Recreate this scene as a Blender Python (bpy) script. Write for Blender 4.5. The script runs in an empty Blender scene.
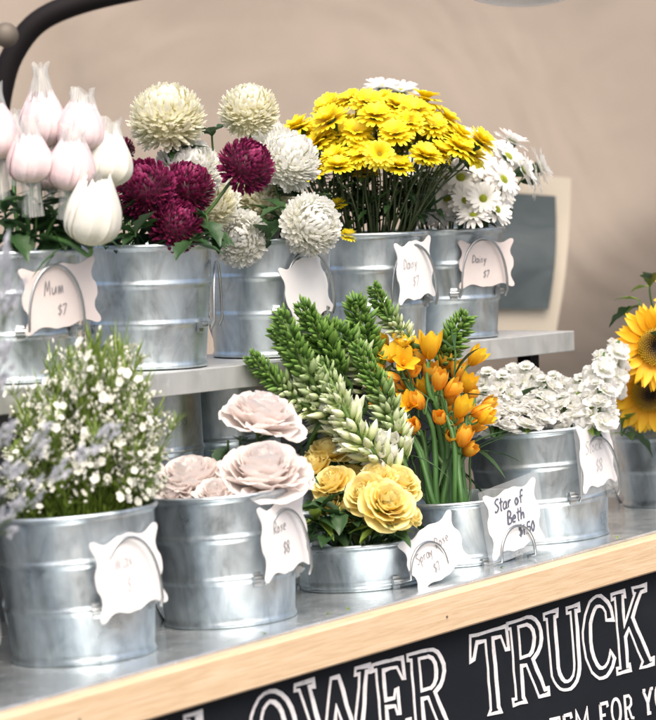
import bpy, math, random
from math import sin, cos, pi, radians, sqrt, atan
from mathutils import Vector as V, Matrix
random.seed(11)
S = bpy.context.scene
COL = S.collection

# ------------------------------------------------------------------ camera
F, HZ, ROLL, TILT, EYE = 3200.0, 180.0, .027, .055, 1.60
p_ = atan((360 - HZ) / F)
fw = V((0, cos(p_), -sin(p_))); rx = V((1, 0, 0)); uy = V((0, sin(p_), cos(p_)))
r2 = rx * cos(ROLL) - uy * sin(ROLL); u2 = uy * cos(ROLL) + rx * sin(ROLL)
EYEP = V((0, 0, EYE))
cam = bpy.data.cameras.new('camera'); camo = bpy.data.objects.new('camera', cam); COL.objects.link(camo)
mw = Matrix((r2, u2, -fw)).transposed().to_4x4(); mw.translation = EYEP; camo.matrix_world = mw
cam.sensor_fit = 'VERTICAL'; cam.sensor_height = 24; cam.lens = 24 * F / 720
cam.clip_start = .05; cam.clip_end = 600
cam.dof.use_dof = True; cam.dof.focus_distance = 5.55; cam.dof.aperture_fstop = 3.4
S.camera = camo

# ------------------------------------------------------------------ light
SUN_EL, SUN_AZ = 56, 168       # azimuth clockwise from +Y (north): behind the camera, a little to its right
wd = bpy.data.worlds.new('World'); S.world = wd; wd.use_nodes = True
nt = wd.node_tree; nt.nodes.clear()
sk = nt.nodes.new('ShaderNodeTexSky'); sk.sky_type = 'NISHITA'; sk.sun_disc = False
sk.sun_elevation = radians(SUN_EL); sk.sun_rotation = radians(SUN_AZ); sk.air_density = 1.0; sk.dust_density = 7; sk.ozone_density = .4
bg = nt.nodes.new('ShaderNodeBackground'); bg.inputs[1].default_value = .135
wo = nt.nodes.new('ShaderNodeOutputWorld')
nt.links.new(sk.outputs[0], bg.inputs[0]); nt.links.new(bg.outputs[0], wo.inputs[0])
sun = bpy.data.lights.new('sun', 'SUN'); suno = bpy.data.objects.new('sun', sun); COL.objects.link(suno)
sun.energy = 1.5; sun.angle = radians(50); sun.color = (1, .95, .88)
sd = V((sin(radians(SUN_AZ)) * cos(radians(SUN_EL)), cos(radians(SUN_AZ)) * cos(radians(SUN_EL)), sin(radians(SUN_EL))))
suno.rotation_euler = sd.to_track_quat('Z', 'Y').to_euler()
S.view_settings.view_transform = 'Standard'; S.view_settings.look = 'None'; S.view_settings.gamma = 1
S.view_settings.exposure = .84; S.view_settings.use_curve_mapping = False
S.cycles.max_bounces = 8; S.cycles.transparent_max_bounces = 12

# ------------------------------------------------------------------ frames
def at(px, py, Y):
    d = fw + r2 * ((px - 328) / F) - u2 * ((py - 360) / F)
    return EYEP + d * (Y / d.y)
AL = radians(36)
U = V((sin(AL), cos(AL), 0)); B = V((-cos(AL), sin(AL), 0)); Z = V((0, 0, 1))
TM = Matrix.Rotation(-TILT, 3, 'Y')
Ul, Bl, Zl = TM @ U, TM @ B, TM @ Z
OL = at(82, 656, 4.8); OU = at(147, 368, 5.35)
def low(a, b, c): return OL + Ul * a + Bl * b + Zl * c
def upp(a, b, c): return OU + U * a + B * b + Z * c
EDGE = -.212
def on_board(px, py):           # a, c on the sign board
    d = fw + r2 * ((px - 328) / F) - u2 * ((py - 360) / F)
    P0 = low(0, EDGE - .006, 0); t = (P0 - EYEP).dot(Bl) / d.dot(Bl); q = EYEP + d * t - OL
    return q.dot(Ul), q.dot(Zl)

# ------------------------------------------------------------------ mesh helpers
class MB:
    def __init__(s): s.v = []; s.f = []; s.t = []; s.m = []
    def add(s, v, f, t=None, mi=0):
        o = len(s.v); s.v += [tuple(x) for x in v]; s.f += [tuple(i + o for i in q) for q in f]
        s.t += t if t is not None else [(.5, .5, .5)] * len(v); s.m += [mi] * len(f)
    def grid(s, rows, t, mi=0, close=False):
        n = len(rows[0]); v = [p for r in rows for p in r]; f = []
        for i in range(len(rows) - 1):
            for j in range(n if close else n - 1):
                k = (j + 1) % n
                f.append((i * n + j, i * n + k, (i + 1) * n + k, (i + 1) * n + j))
        s.add(v, f, t, mi)
    def mesh(s, name, mats, smooth=True):
        me = bpy.data.meshes.new(name); me.from_pydata(s.v, [], s.f)
        at_ = me.attributes.new('tint', 'FLOAT_COLOR', 'POINT')
        at_.data.foreach_set('color', [c for t in s.t for c in (t[0], t[1], t[2], 1)])
        for m in (mats if isinstance(mats, (list, tuple)) else [mats]): me.materials.append(m)
        me.polygons.foreach_set('material_index', s.m)
        me.polygons.foreach_set('use_smooth', [smooth] * len(s.f)); me.update()
        return me
def link(name, me, parent=None, loc=None, rot=None, scale=None):
    o = bpy.data.objects.new(name, me); COL.objects.link(o)
    if parent: o.parent = parent
    if loc is not None: o.location = loc
    if rot is not None: o.rotation_mode = 'QUATERNION'; o.rotation_quaternion = rot
    if scale is not None: o.scale = (scale,) * 3 if not isinstance(scale, (tuple, list)) else scale
    return o
def tag(o, label, cat, group=None):
    o['label'] = label; o['category'] = cat
    if group: o['group'] = group
    return o
def struct(o): o['kind'] = 'structure'; return o
def frame_m(x, y, z, loc):
    m = Matrix((x, y, z)).transposed().to_4x4(); m.translation = loc; return m
def box(mb, M, x0, x1, y0, y1, z0, z1, bev=0, t=None):
    b = bev
    if b <= 0:
        v = [M @ V((x, y, z)) for x in (x0, x1) for y in (y0, y1) for z in (z0, z1)]
        mb.add(v, [(0, 1, 3, 2), (4, 6, 7, 5), (0, 4, 5, 1), (2, 3, 7, 6), (0, 2, 6, 4), (1, 5, 7, 3)], t)
        return
    # bevelled profile in y,z extruded along x with rounded ends left plain
    prof = [(y0 + b, z0), (y1 - b, z0), (y1, z0 + b), (y1, z1 - b), (y1 - b, z1), (y0 + b, z1), (y0, z1 - b), (y0, z0 + b)]
    xs = [x0] + [x0 + (x1 - x0) * i / 24 for i in range(1, 24)] + [x1]
    rows = [[M @ V((x, y, z)) for y, z in prof] for x in xs]
    mb.grid(rows, [(.5, .5, .5)] * (8 * len(xs)), close=True)
    mb.add(rows[0], [tuple(range(8))]); mb.add(rows[-1], [tuple(range(7, -1, -1))])
def lathe(mb, prof, n=48, a0=0, a1=2 * pi, t=None, axis=None):
    full = abs(a1 - a0 - 2 * pi) < 1e-6
    rows = []; tt = []
    for k, (r, z) in enumerate(prof):
        m = n if full else n + 1
        rows.append([V((r * cos(a0 + (a1 - a0) * i / n), r * sin(a0 + (a1 - a0) * i / n), z)) for i in range(m)])
        tt += [t[k] if t else (.5, k / (len(prof) - 1), .5)] * m
    mb.grid(rows, tt, close=full)
def tube(mb, pts, rad, n=6, t=(.5, .5, .5), cap=True):
    pts = [V(p) for p in pts]; N = len(pts)
    if not isinstance(rad, (list, tuple)): rad = [rad] * N
    d = (pts[1] - pts[0]).normalized(); a = d.orthogonal().normalized(); rows = []; tt = []
    for i, p in enumerate(pts):
        q = pts[min(i + 1, N - 1)] - pts[max(i - 1, 0)]
        if q.length < 1e-9: q = d
        q.normalize(); a = (a - q * a.dot(q)).normalized(); b = q.cross(a)
        rows.append([p + (a * cos(2 * pi * j / n) + b * sin(2 * pi * j / n)) * rad[i] for j in range(n)])
        tt += [(t[0], i / (N - 1), t[2])] * n
    mb.grid(rows, tt, close=True)
    if cap: mb.add(rows[0], [tuple(range(n - 1, -1, -1))], [t] * n); mb.add(rows[-1], [tuple(range(n))], [t] * n)
def smooth_path(P, n=5, closed=False):
    P = [V(p) for p in P]; out = []; N = len(P)
    for i in range(N if closed else N - 1):
        g = (lambda k: P[k % N]) if closed else (lambda k: P[max(0, min(N - 1, k))])
        a, b, c, d = g(i - 1), g(i), g(i + 1), g(i + 2)
        for j in range(n):
            t = j / n
            out.append(.5 * (2 * b + (c - a) * t + (2 * a - 5 * b + 4 * c - d) * t * t + (3 * b - a - 3 * c + d) * t ** 3))
    if not closed: out.append(P[-1])
    return out
def interp(pr, t):
    x = t * (len(pr) - 1); i = min(int(x), len(pr) - 2); return pr[i] + (pr[i + 1] - pr[i]) * (x - i)
PR = dict(daisy=[.35, .7, .95, 1, .93, .5], mum=[.6, .8, .95, 1.05, .95, .5], rose=[.3, .75, .98, 1.05, .95, .55], pt=[.35, .8, 1, .85, .5, .04],
          tulip=[.5, .9, 1, .95, .7, .15], leaf=[.06, .6, 1, .9, .55, .03], spoon=[.25, .35, .5, .85, 1, .5])
def petal(mb, P, d, n, L, W, prof='daisy', a0=0., curl=0., wrap=.4, nl=5, nw=2, ruf=0., tin=None, tb=.5, mi=0):
    """one petal: starts at P, grows along d, bends towards n; wrap curls its sides towards n"""
    d = d.normalized(); n = (n - d * n.dot(d)).normalized(); s = d.cross(n)
    pr = PR[prof]; pos = V(P); rows = []; tt = []; r = random.random() if tin is None else tin
    ph = random.random() * 6
    for i in range(nl + 1):
        t = i / nl; a = a0 + curl * t
        dn = n * cos(a) - d * sin(a)
        w = W * interp(pr, t) * .5
        row = []
        for j in range(nw + 1):
            q = -1 + 2 * j / nw
            x = sin(q * wrap) / wrap * w if wrap else q * w
            y = (1 - cos(q * wrap)) / wrap * w if wrap else 0
            e = ruf * W * t * sin(ph + q * 5 + i * 1.7) * (abs(q) * .7 + .3) if ruf else 0
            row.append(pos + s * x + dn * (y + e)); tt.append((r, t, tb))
        rows.append(row)
        am = a + curl * .5 / nl
        pos = pos + (d * cos(am) + n * sin(am)) * (L / nl)
    mb.grid(rows, tt, mi)
def blob(mb, c, ax, L, R, n=6, m=5, t=(.5, .5, .5), point=.3):
    ax = ax.normalized(); a = ax.orthogonal().normalized(); b = ax.cross(a); rows = []; tt = []
    for i in range(m + 1):
        u = i / m; r = R * sin(pi * min(max(u, .03), .985)) ** .7 * (1 - point * u)
        rows.append([c + ax * (L * u) + (a * cos(2 * pi * j / n) + b * sin(2 * pi * j / n)) * r for j in range(n)]); tt += [(t[0], u, t[2])] * n
    mb.grid(rows, tt, close=True)
def sph(th, ph): return V((sin(th) * cos(ph), sin(th) * sin(ph), cos(th)))
GA = 2.399963

# ------------------------------------------------------------------ materials
class NM:
    def __init__(s, name):
        s.m = bpy.data.materials.new(name); s.m.use_nodes = True; s.t = s.m.node_tree; s.t.nodes.clear()
        s.out = s.n('ShaderNodeOutputMaterial')
    def n(s, k, **kw):
        o = s.t.nodes.new(k)
        for a, b in kw.items(): setattr(o, a, b)
        return o
    def l(s, a, b): s.t.links.new(a, b)
    def ramp(s, fac, stops):
        r = s.n('ShaderNodeValToRGB'); e = r.color_ramp.elements
        while len(e) < len(stops): e.new(.5)
        for x, (p, c) in zip(e, stops): x.position = p; x.color = (*c, 1)
        s.l(fac, r.inputs[0]); return r.outputs[0]
    def noise(s, scale, detail=4, rough=.5, vec=None, dist=0):
        x = s.n('ShaderNodeTexNoise'); x.inputs['Scale'].default_value = scale; x.inputs['Detail'].default_value = detail
        x.inputs['Roughness'].default_value = rough; x.inputs['Distortion'].default_value = dist
        if vec is not None: s.l(vec, x.inputs['Vector'])
        return x.outputs['Fac']
    def coord(s, scale=(1, 1, 1), kind='Object'):
        c = s.n('ShaderNodeTexCoord'); m = s.n('ShaderNodeMapping'); m.inputs['Scale'].default_value = scale
        s.l(c.outputs[kind], m.inputs['Vector']); return m.outputs[0]
    def mix(s, a, b, fac, mode='MIX'):
        x = s.n('ShaderNodeMix', data_type='RGBA', blend_type=mode)
        for k, q in ((0, fac), (6, a), (7, b)):
            if isinstance(q, (int, float)): x.inputs[k].default_value = q
            elif isinstance(q, tuple): x.inputs[k].default_value = (*q, 1)
            else: s.l(q, x.inputs[k])
        return x.outputs[2]
    def bump(s, h, st=.3, dist=.01):
        b = s.n('ShaderNodeBump'); b.inputs['Strength'].default_value = st; b.inputs['Distance'].default_value = dist; s.l(h, b.inputs['Height']); return b.outputs[0]
    def bump2(s, h, st, di, h2, st2, di2):
        a = s.n('ShaderNodeBump'); a.inputs['Strength'].default_value = st2; a.inputs['Distance'].default_value = di2; s.l(h2, a.inputs['Height'])
        b = s.n('ShaderNodeBump'); b.inputs['Strength'].default_value = st; b.inputs['Distance'].default_value = di; s.l(h, b.inputs['Height']); s.l(a.outputs[0], b.inputs['Normal']); return b.outputs[0]
    def bsdf(s, col, rough=.5, metal=0, normal=None, **kw):
        b = s.n('ShaderNodeBsdfPrincipled')
        for k, q in (('Base Color', col), ('Roughness', rough), ('Metallic', metal)):
            if isinstance(q, (int, float)): b.inputs[k].default_value = q
            elif isinstance(q, tuple): b.inputs[k].default_value = (*q, 1)
            else: s.l(q, b.inputs[k])
        if normal: s.l(normal, b.inputs['Normal'])
        for k, q in kw.items(): b.inputs[k.replace('_', ' ')].default_value = q
        return b.outputs[0]
    def done(s, sh): s.l(sh, s.out.inputs[0]); return s.m
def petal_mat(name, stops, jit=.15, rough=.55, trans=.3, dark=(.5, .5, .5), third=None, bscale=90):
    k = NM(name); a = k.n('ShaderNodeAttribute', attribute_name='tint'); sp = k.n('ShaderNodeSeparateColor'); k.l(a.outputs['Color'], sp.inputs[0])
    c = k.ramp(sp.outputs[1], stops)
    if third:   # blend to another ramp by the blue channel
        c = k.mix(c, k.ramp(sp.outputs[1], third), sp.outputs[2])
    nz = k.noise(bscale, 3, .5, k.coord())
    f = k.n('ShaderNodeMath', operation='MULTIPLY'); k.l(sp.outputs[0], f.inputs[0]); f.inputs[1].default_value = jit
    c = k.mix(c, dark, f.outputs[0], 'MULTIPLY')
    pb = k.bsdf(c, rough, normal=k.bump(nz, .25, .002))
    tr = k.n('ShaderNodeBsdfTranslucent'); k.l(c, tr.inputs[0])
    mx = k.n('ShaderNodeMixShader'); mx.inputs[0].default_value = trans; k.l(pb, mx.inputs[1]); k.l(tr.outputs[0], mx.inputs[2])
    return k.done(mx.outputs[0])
M = {}
M['cream'] = petal_mat('cream_petal', [(0, (.80, .77, .55)), (.5, (.88, .86, .68)), (1, (.91, .90, .80))], .15, dark=(.95, .92, .75), trans=.4)
M['white'] = petal_mat('white_petal', [(0, (.80, .80, .68)), (.4, (.88, .88, .81)), (1, (.91, .91, .89))], .08, dark=(.93, .91, .8), trans=.4)
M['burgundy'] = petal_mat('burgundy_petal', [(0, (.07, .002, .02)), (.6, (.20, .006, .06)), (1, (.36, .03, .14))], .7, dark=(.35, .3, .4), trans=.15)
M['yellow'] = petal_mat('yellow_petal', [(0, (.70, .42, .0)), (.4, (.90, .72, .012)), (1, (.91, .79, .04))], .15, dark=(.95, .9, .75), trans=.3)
M['daisywhite'] = petal_mat('daisy_white_petal', [(0, (.60, .62, .45)), (.3, (.84, .83, .80)), (1, (.87, .86, .84))], .2, dark=(.85, .85, .8), trans=.35)
M['stockw'] = petal_mat('stock_petal', [(0, (.72, .78, .50)), (.25, (.87, .87, .82)), (1, (.91, .91, .90))], .06, dark=(.9, .9, .85), trans=.5, bscale=50)
M['blush'] = petal_mat('blush_petal', [(0, (.82, .72, .60)), (.4, (.89, .81, .78)), (1, (.90, .86, .84))], .15, dark=(.94, .84, .80), trans=.42, bscale=40)
M['rose_y'] = petal_mat('rose_yellow_petal', [(0, (.87, .56, .06)), (.4, (.92, .74, .20)), (1, (.93, .84, .42))], .25, dark=(.98, .86, .55), trans=.32, bscale=40)
M['pink'] = petal_mat('wrapped_pink_petal', [(0, (.72, .66, .54)), (.2, (.84, .72, .72)), (1, (.84, .66, .69))], .4, dark=(.90, .74, .78), trans=.25)
M['wrapwhite'] = petal_mat('wrapped_white_petal', [(0, (.72, .72, .55)), (.3, (.84, .83, .76)), (1, (.85, .84, .8))], .3, dark=(.9, .88, .8), trans=.25)
M['orange'] = petal_mat('orange_petal', [(0, (.78, .34, .02)), (.5, (.87, .42, .025)), (1, (.89, .54, .06))], .35, dark=(.95, .7, .5), third=[(0, (.8, .4, .0)), (.5, (.87, .54, .02)), (1, (.88, .6, .03))])
M['sunray'] = petal_mat('sunflower_petal', [(0, (.76, .36, .0)), (.5, (.87, .50, .01)), (1, (.87, .57, .02))], .35, dark=(.95, .75, .5))
M['spikebud'] = petal_mat('spike_bud', [(0, (.045, .12, .02)), (.5, (.11, .24, .035)), (1, (.23, .38, .08))], .4, dark=(.6, .7, .5), trans=.15, third=[(0, (.36, .50, .10)), (.4, (.70, .77, .42)), (1, (.88, .89, .76))])
M['green'] = petal_mat('stem_green', [(0, (.05, .11, .03)), (1, (.08, .17, .04))], .5, dark=(.6, .7, .5), trans=.05, rough=.45)
M['paleGreen'] = petal_mat('pale_stem_green', [(0, (.035, .11, .03)), (1, (.09, .20, .05))], .4, dark=(.6, .75, .5), trans=.08, rough=.4)
M['leaf'] = petal_mat('leaf_green', [(0, (.03, .075, .025)), (1, (.045, .10, .035))], .6, dark=(.6, .7, .6), trans=.2, rough=.42)
M['leafl'] = petal_mat('light_leaf_green', [(0, (.12, .19, .025)), (1, (.23, .32, .05))], .5, dark=(.6, .7, .5), trans=.25, rough=.5)
M['darkstem'] = petal_mat('daisy_stem', [(0, (.035, .055, .02)), (1, (.06, .09, .03))], .5, dark=(.6, .6, .5), trans=0, rough=.5)
M['eye_y'] = petal_mat('daisy_eye_gold', [(0, (.35, .28, .01)), (1, (.55, .42, .02))], .5, trans=0)
M['eye_g'] = petal_mat('daisy_eye_green', [(0, (.22, .30, .02)), (1, (.42, .46, .03))], .5, trans=0)
M['eye_s'] = petal_mat('sunflower_eye', [(0, (.02, .012, .006)), (.22, (.03, .016, .008)), (.38, (.30, .17, .01)), (1, (.50, .32, .01))], .6, trans=0)
M['stat'] = petal_mat('statice_petal', [(0, (.60, .62, .66)), (1, (.76, .77, .82))], .4, dark=(.8, .8, .85), trans=.35)
M['waxf'] = petal_mat('waxflower_petal', [(0, (.6, .66, .36)), (.35, (.84, .84, .76)), (1, (.87, .87, .83))], .2, dark=(.9, .85, .7), trans=.3)

def galv(name, base=(.59, .655, .69), rough=.32, con=.8, vscale=28, metal=.9):
    k = NM(name); oi = k.n('ShaderNodeObjectInfo')
    tc = k.n('ShaderNodeTexCoord'); ad = k.n('ShaderNodeVectorMath', operation='ADD'); k.l(tc.outputs['Object'], ad.inputs[0])
    sc = k.n('ShaderNodeVectorMath', operation='SCALE'); cb = k.n('ShaderNodeCombineXYZ')
    for i in range(3): k.l(oi.outputs['Random'], cb.inputs[i])
    k.l(cb.outputs[0], sc.inputs[0]); sc.inputs['Scale'].default_value = 7; k.l(sc.outputs[0], ad.inputs[1])
    def mp(s):
        m = k.n('ShaderNodeMapping'); m.inputs['Scale'].default_value = s; k.l(ad.outputs[0], m.inputs[0]); return m.outputs[0]
    vo = k.n('ShaderNodeTexVoronoi', feature='SMOOTH_F1'); vo.inputs['Scale'].default_value = vscale * 3; k.l(mp((1, 1, .8)), vo.inputs['Vector'])
    spot = k.noise(22, 6, .65, mp((1, 1, .55)), .6)
    streak = k.noise(16, 5, .6, mp((2.2, 2.2, .22)), .3)
    big = k.noise(7, 3, .5, mp((1, 1, .8)), .5)
    c = k.ramp(spot, [(.3, tuple(x * (1 - .42 * con) for x in base)), (.5, base), (.72, tuple(min(.92, x * (1 + .24 * con)) for x in base))])
    c = k.mix(c, k.ramp(streak, [(.33, (.62, .66, .68)), (.5, (1, 1, 1)), (.7, (1.0, 1.0, 1.0))]), .75 * con, 'MULTIPLY')
    sv = k.n('ShaderNodeSeparateColor'); k.l(vo.outputs['Color'], sv.inputs[0])
    c = k.mix(c, k.ramp(sv.outputs[0], [(0, (.74, .78, .82)), (1, (1, 1, 1))]), .7 * con, 'MULTIPLY')
    # a little white oxide bloom and a few rust freckles
    c = k.mix(c, (.74, .76, .76), k.ramp(k.noise(38, 8, .7, mp((1.2, 1.2, .4)), .8), [(.6, (0, 0, 0)), (.74, (.6, .6, .6))]))
    c = k.mix(c, (.30, .17, .09), k.ramp(k.noise(60, 5, .6, mp((1, 1, .5))), [(.70, (0, 0, 0)), (.8, (.5, .5, .5))]))
    rr = k.ramp(spot, [(.3, (rough - .07,) * 3), (.7, (rough + .16,) * 3)])
    b1 = k.n('ShaderNodeBump'); b1.inputs['Strength'].default_value = .32; b1.inputs['Distance'].default_value = .004; k.l(big, b1.inputs['Height'])
    b2 = k.n('ShaderNodeBump'); b2.inputs['Strength'].default_value = .10; b2.inputs['Distance'].default_value = .0015; k.l(spot, b2.inputs['Height']); k.l(b1.outputs[0], b2.inputs['Normal'])
    return k.done(k.bsdf(c, rr, metal, b2.outputs[0]))
M['galv'] = galv('galvanized_steel')
M['tray'] = galv('galvanized_tray', (.62, .66, .68), .15, vscale=9, con=.4, metal=.7)
M['shelf'] = galv('shelf_metal', (.56, .57, .56), .5, vscale=6, con=.3, metal=.6)
k = NM('wire'); M['wire'] = k.done(k.bsdf((.42, .44, .45), .32, .95))
def canvas_mat(name, c0, c1):
    k = NM(name); co = k.coord(); n1 = k.noise(1.2, 5, .6, co, .4)
    w = k.n('ShaderNodeTexWave', wave_type='BANDS', bands_direction='X'); w.inputs['Scale'].default_value = 260; k.l(co, w.inputs[0])
    w2 = k.n('ShaderNodeTexWave', wave_type='BANDS', bands_direction='Z'); w2.inputs['Scale'].default_value = 260; k.l(co, w2.inputs[0])
    h = k.mix(w.outputs['Fac'], w2.outputs['Fac'], .5)
    return k.done(k.bsdf(k.ramp(n1, [(.35, c0), (.65, c1)]), .85, 0, k.bump2(h, .15, .001, k.noise(1.6, 3, .5, k.coord((1, 1, .6)), 1.2), .5, .06)))
M['canvas'] = canvas_mat('beige_canvas', (.290, .243, .204), (.325, .273, .230))
M['border'] = canvas_mat('pale_canvas_border', (.40, .355, .29), (.44, .39, .32))
k = NM('tinted_vinyl'); co = k.coord((1, 1, 2)); n1 = k.noise(5, 3, .5, co, 1.5)
M['vinyl'] = k.done(k.bsdf(k.ramp(n1, [(.3, (.045, .058, .064)), (.7, (.075, .09, .095))]), .38, 0, k.bump(n1, .25, .01), Specular_IOR_Level=.3))
k = NM('black_rubber'); M['rubber'] = k.done(k.bsdf((.007, .005, .006), .7, 0, k.bump(k.noise(30, 3, .5, k.coord()), .2, .002), Specular_IOR_Level=.2))
k = NM('brass_knob'); M['knob'] = k.done(k.bsdf((.13, .11, .09), .6, .3))
k = NM('pale_lining'); M['palein'] = k.done(k.bsdf((.75, .72, .70), .4))
k = NM('white_enamel'); M['enamel'] = k.done(k.bsdf((.82, .80, .78), .3))
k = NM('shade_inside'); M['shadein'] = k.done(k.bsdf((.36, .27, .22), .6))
k = NM('pine_wood'); co = k.coord((1.1, 14, 26)); g = k.noise(5, 7, .62, co, 1.2); g2 = k.noise(22, 4, .6, k.coord((.8, 20, 40)), .3)
c = k.ramp(g, [(.25, (.52, .36, .22)), (.5, (.66, .49, .32)), (.75, (.74, .59, .42))])
c = k.mix(c, k.ramp(g2, [(.35, (.80, .74, .66)), (.6, (1, 1, 1))]), .6, 'MULTIPLY')
vo = k.n('ShaderNodeTexVoronoi'); vo.inputs['Scale'].default_value = 3.2; k.l(k.coord((1, 3.2, 3.2)), vo.inputs['Vector'])
c = k.mix(c, (.26, .13, .06), k.ramp(vo.outputs['Distance'], [(.03, (.75,) * 3), (.06, (0, 0, 0))]))
M['wood'] = k.done(k.bsdf(c, .5, 0, k.bump(g2, .25, .002)))
k = NM('chalkboard'); n1 = k.noise(3, 7, .65, k.coord((1, 1, 1.6)), .7)
M['board'] = k.done(k.bsdf(k.ramp(n1, [(.3, (.007, .009, .013)), (.7, (.013, .015, .020))]), .75, 0, k.bump(k.noise(180, 2, .5, k.coord()), .1, .001), Specular_IOR_Level=.15))
k = NM('white_paint'); n1 = k.noise(60, 6, .7, k.coord(), .2)
M['paint'] = k.done(k.bsdf(k.ramp(n1, [(.3, (.55, .53, .54)), (.5, (.78, .76, .77))]), .6))
k = NM('tag_card'); M['card'] = k.done(k.bsdf(k.ramp(k.noise(20, 4, .5, k.coord()), [(.3, (.78, .76, .76)), (.7, (.84, .82, .82))]), .45))
k = NM('tag_card_warm'); M['cardw'] = k.done(k.bsdf(k.ramp(k.noise(20, 4, .5, k.coord()), [(.3, (.66, .58, .56)), (.7, (.72, .65, .62))]), .45))
k = NM('pen_ink'); M['ink'] = k.done(k.bsdf((.02, .035, .09), .4))
k = NM('faded_ink'); M['faint'] = k.done(k.bsdf((.52, .50, .52), .5))
k = NM('pen_ink_grey'); M['inkg'] = k.done(k.bsdf((.26, .25, .26), .5))
k = NM('dark_sheet'); M['shelf_dark'] = k.done(k.bsdf(k.ramp(k.noise(6, 5, .6, k.coord((1, 1, 3))), [(.3, (.07, .075, .08)), (.7, (.12, .125, .13))]), .5, .5))
k = NM('asphalt'); M['asph'] = k.done(k.bsdf(k.ramp(k.noise(12, 6, .6, k.coord()), [(.3, (.11, .11, .108)), (.7, (.17, .167, .16))]), .85))
def thin(name, col, op, rough=.4, stripes=0):
    k = NM(name); tr = k.n('ShaderNodeBsdfTransparent'); mx = k.n('ShaderNodeMixShader')
    pb = k.bsdf(col, rough); k.l(tr.outputs[0], mx.inputs[1]); k.l(pb, mx.inputs[2])
    if stripes:
        a = k.n('ShaderNodeTexCoord'); sx = k.n('ShaderNodeSeparateXYZ'); k.l(a.outputs['Object'], sx.inputs[0])
        an = k.n('ShaderNodeMath', operation='ARCTAN2'); k.l(sx.outputs[0], an.inputs[0]); k.l(sx.outputs[1], an.inputs[1])
        cb = k.n('ShaderNodeCombineXYZ'); k.l(an.outputs[0], cb.inputs[0]); k.l(sx.outputs[2], cb.inputs[1])
        k.l(k.ramp(k.noise(stripes, 3, .6, cb.outputs[0]), [(.35, (op * .45,) * 3), (.65, (min(1, op * 1.5),) * 3)]), mx.inputs[0])
    else: mx.inputs[0].default_value = op
    return k.done(mx.outputs[0])
M['net'] = thin('net_sleeve', (.66, .69, .67), .34, .8, 9)
M['sleeve'] = thin('clear_plastic', (.85, .88, .9), .11, .12)

# ------------------------------------------------------------------ setting
mb = MB(); mb.add([V((-250, -250, 0)), V((250, -250, 0)), V((250, 250, 0)), V((-250, 250, 0))], [(0, 1, 2, 3)])
struct(link('ground', mb.mesh('ground', M['asph'])))

LM = frame_m(Ul, Bl, Zl, V((0, 0, 0)))
def lowobj(name, me, parent=None):
    o = link(name, me, parent); return o
# flower cart: counter, trim, sign board, upper shelf (all fixed together)
cart = bpy.data.objects.new('flower_cart', None); COL.objects.link(cart); cart.location = (OL.x, OL.y, 0)
tag(cart, 'black flower cart with pale wood trim, metal counter and white hand lettered sign', 'flower cart')
I4 = Matrix.Identity(4)
A0, A1 = -1.1, 3.1
def lowpart(name, mb, mats, parent=cart, smooth=False):
    o = link(name, mb.mesh(name, mats, smooth), parent)
    m = frame_m(Ul, Bl, Zl, OL) if parent is cart else I4
    o.matrix_parent_inverse = Matrix.Identity(4)
    if parent is cart: o.matrix_local = Matrix.Translation(-cart.location) @ m
    return o
mb = MB(); box(mb, I4, A0, A1, EDGE + .0125, .62, -.03, 0)
tray = lowpart('counter', mb, M['tray'])
mb = MB(); box(mb, I4, A0, A1, EDGE, EDGE + .012, -.05, .0035, .0015)
lowpart('counter_lip', mb, M['tray'])
mb = MB(); box(mb, I4, A0, A1, EDGE - .034, EDGE - .001, -.062, -.001, .003)
lowpart('wood_trim', mb, M['wood'])
mb = MB(); box(mb, I4, A0, A1, EDGE - .006, EDGE + .02, -.75, -.064)
board = lowpart('sign_board', mb, M['board'])
# cabinet body behind the sign board
mb = MB(); box(mb, I4, A0 + .02, A1 - .02, EDGE + .022, .60, -.75, -.033)
lowpart('cabinet', mb, M['board'])

# ---- lettering
def ribbon(mb, pts, w, closed=True, z=0, heavy=.75, thick=.0012):
    P = [V((p[0], p[1])) for p in pts]; N = len(P); L_ = []; R_ = []
    for i in range(N):
        a = P[(i - 1) % N] if closed or i > 0 else P[i]; b = P[i]; c = P[(i + 1) % N] if closed or i < N - 1 else P[i]
        d1 = (b - a); d2 = (c - b)
        if d1.length < 1e-9: d1 = d2
        if d2.length < 1e-9: d2 = d1
        d1 = d1.normalized(); d2 = d2.normalized()
        n1 = V((-d1.y, d1.x)); n2 = V((-d2.y, d2.x)); m = (n1 + n2)
        if m.length < .2: m = n1
        m = m.normalized(); k = 1 / max(.5, m.dot(n1))
        ww = w * .5 * k * (1 + heavy * max(0, -n1.x * .5 - n2.x * .5)) * random.uniform(.92, 1.08)
        L_.append(b + m * ww); R_.append(b - m * ww)
    rows = []
    for h in (0, thick): rows.append([V((q.x, -z - h, q.y)) for q in L_]); rows.append([V((q.x, -z - h, q.y)) for q in R_])
    v = rows[0] + rows[1] + rows[2] + rows[3]; f = []
    for i in range(N if closed else N - 1):
        j = (i + 1) % N
        f += [(2 * N + i, 2 * N + j, 3 * N + j, 3 * N + i), (i, j, 2 * N + j, 2 * N + i), (N + j, N + i, 3 * N + i, 3 * N + j)]
    mb.add(v, f)
def arc(cx, cy, rx_, ry, a0, a1, n=12): return [(cx + rx_ * cos(radians(a0 + (a1 - a0) * i / n)), cy + ry * sin(radians(a0 + (a1 - a0) * i / n))) for i in range(n + 1)]
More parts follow.
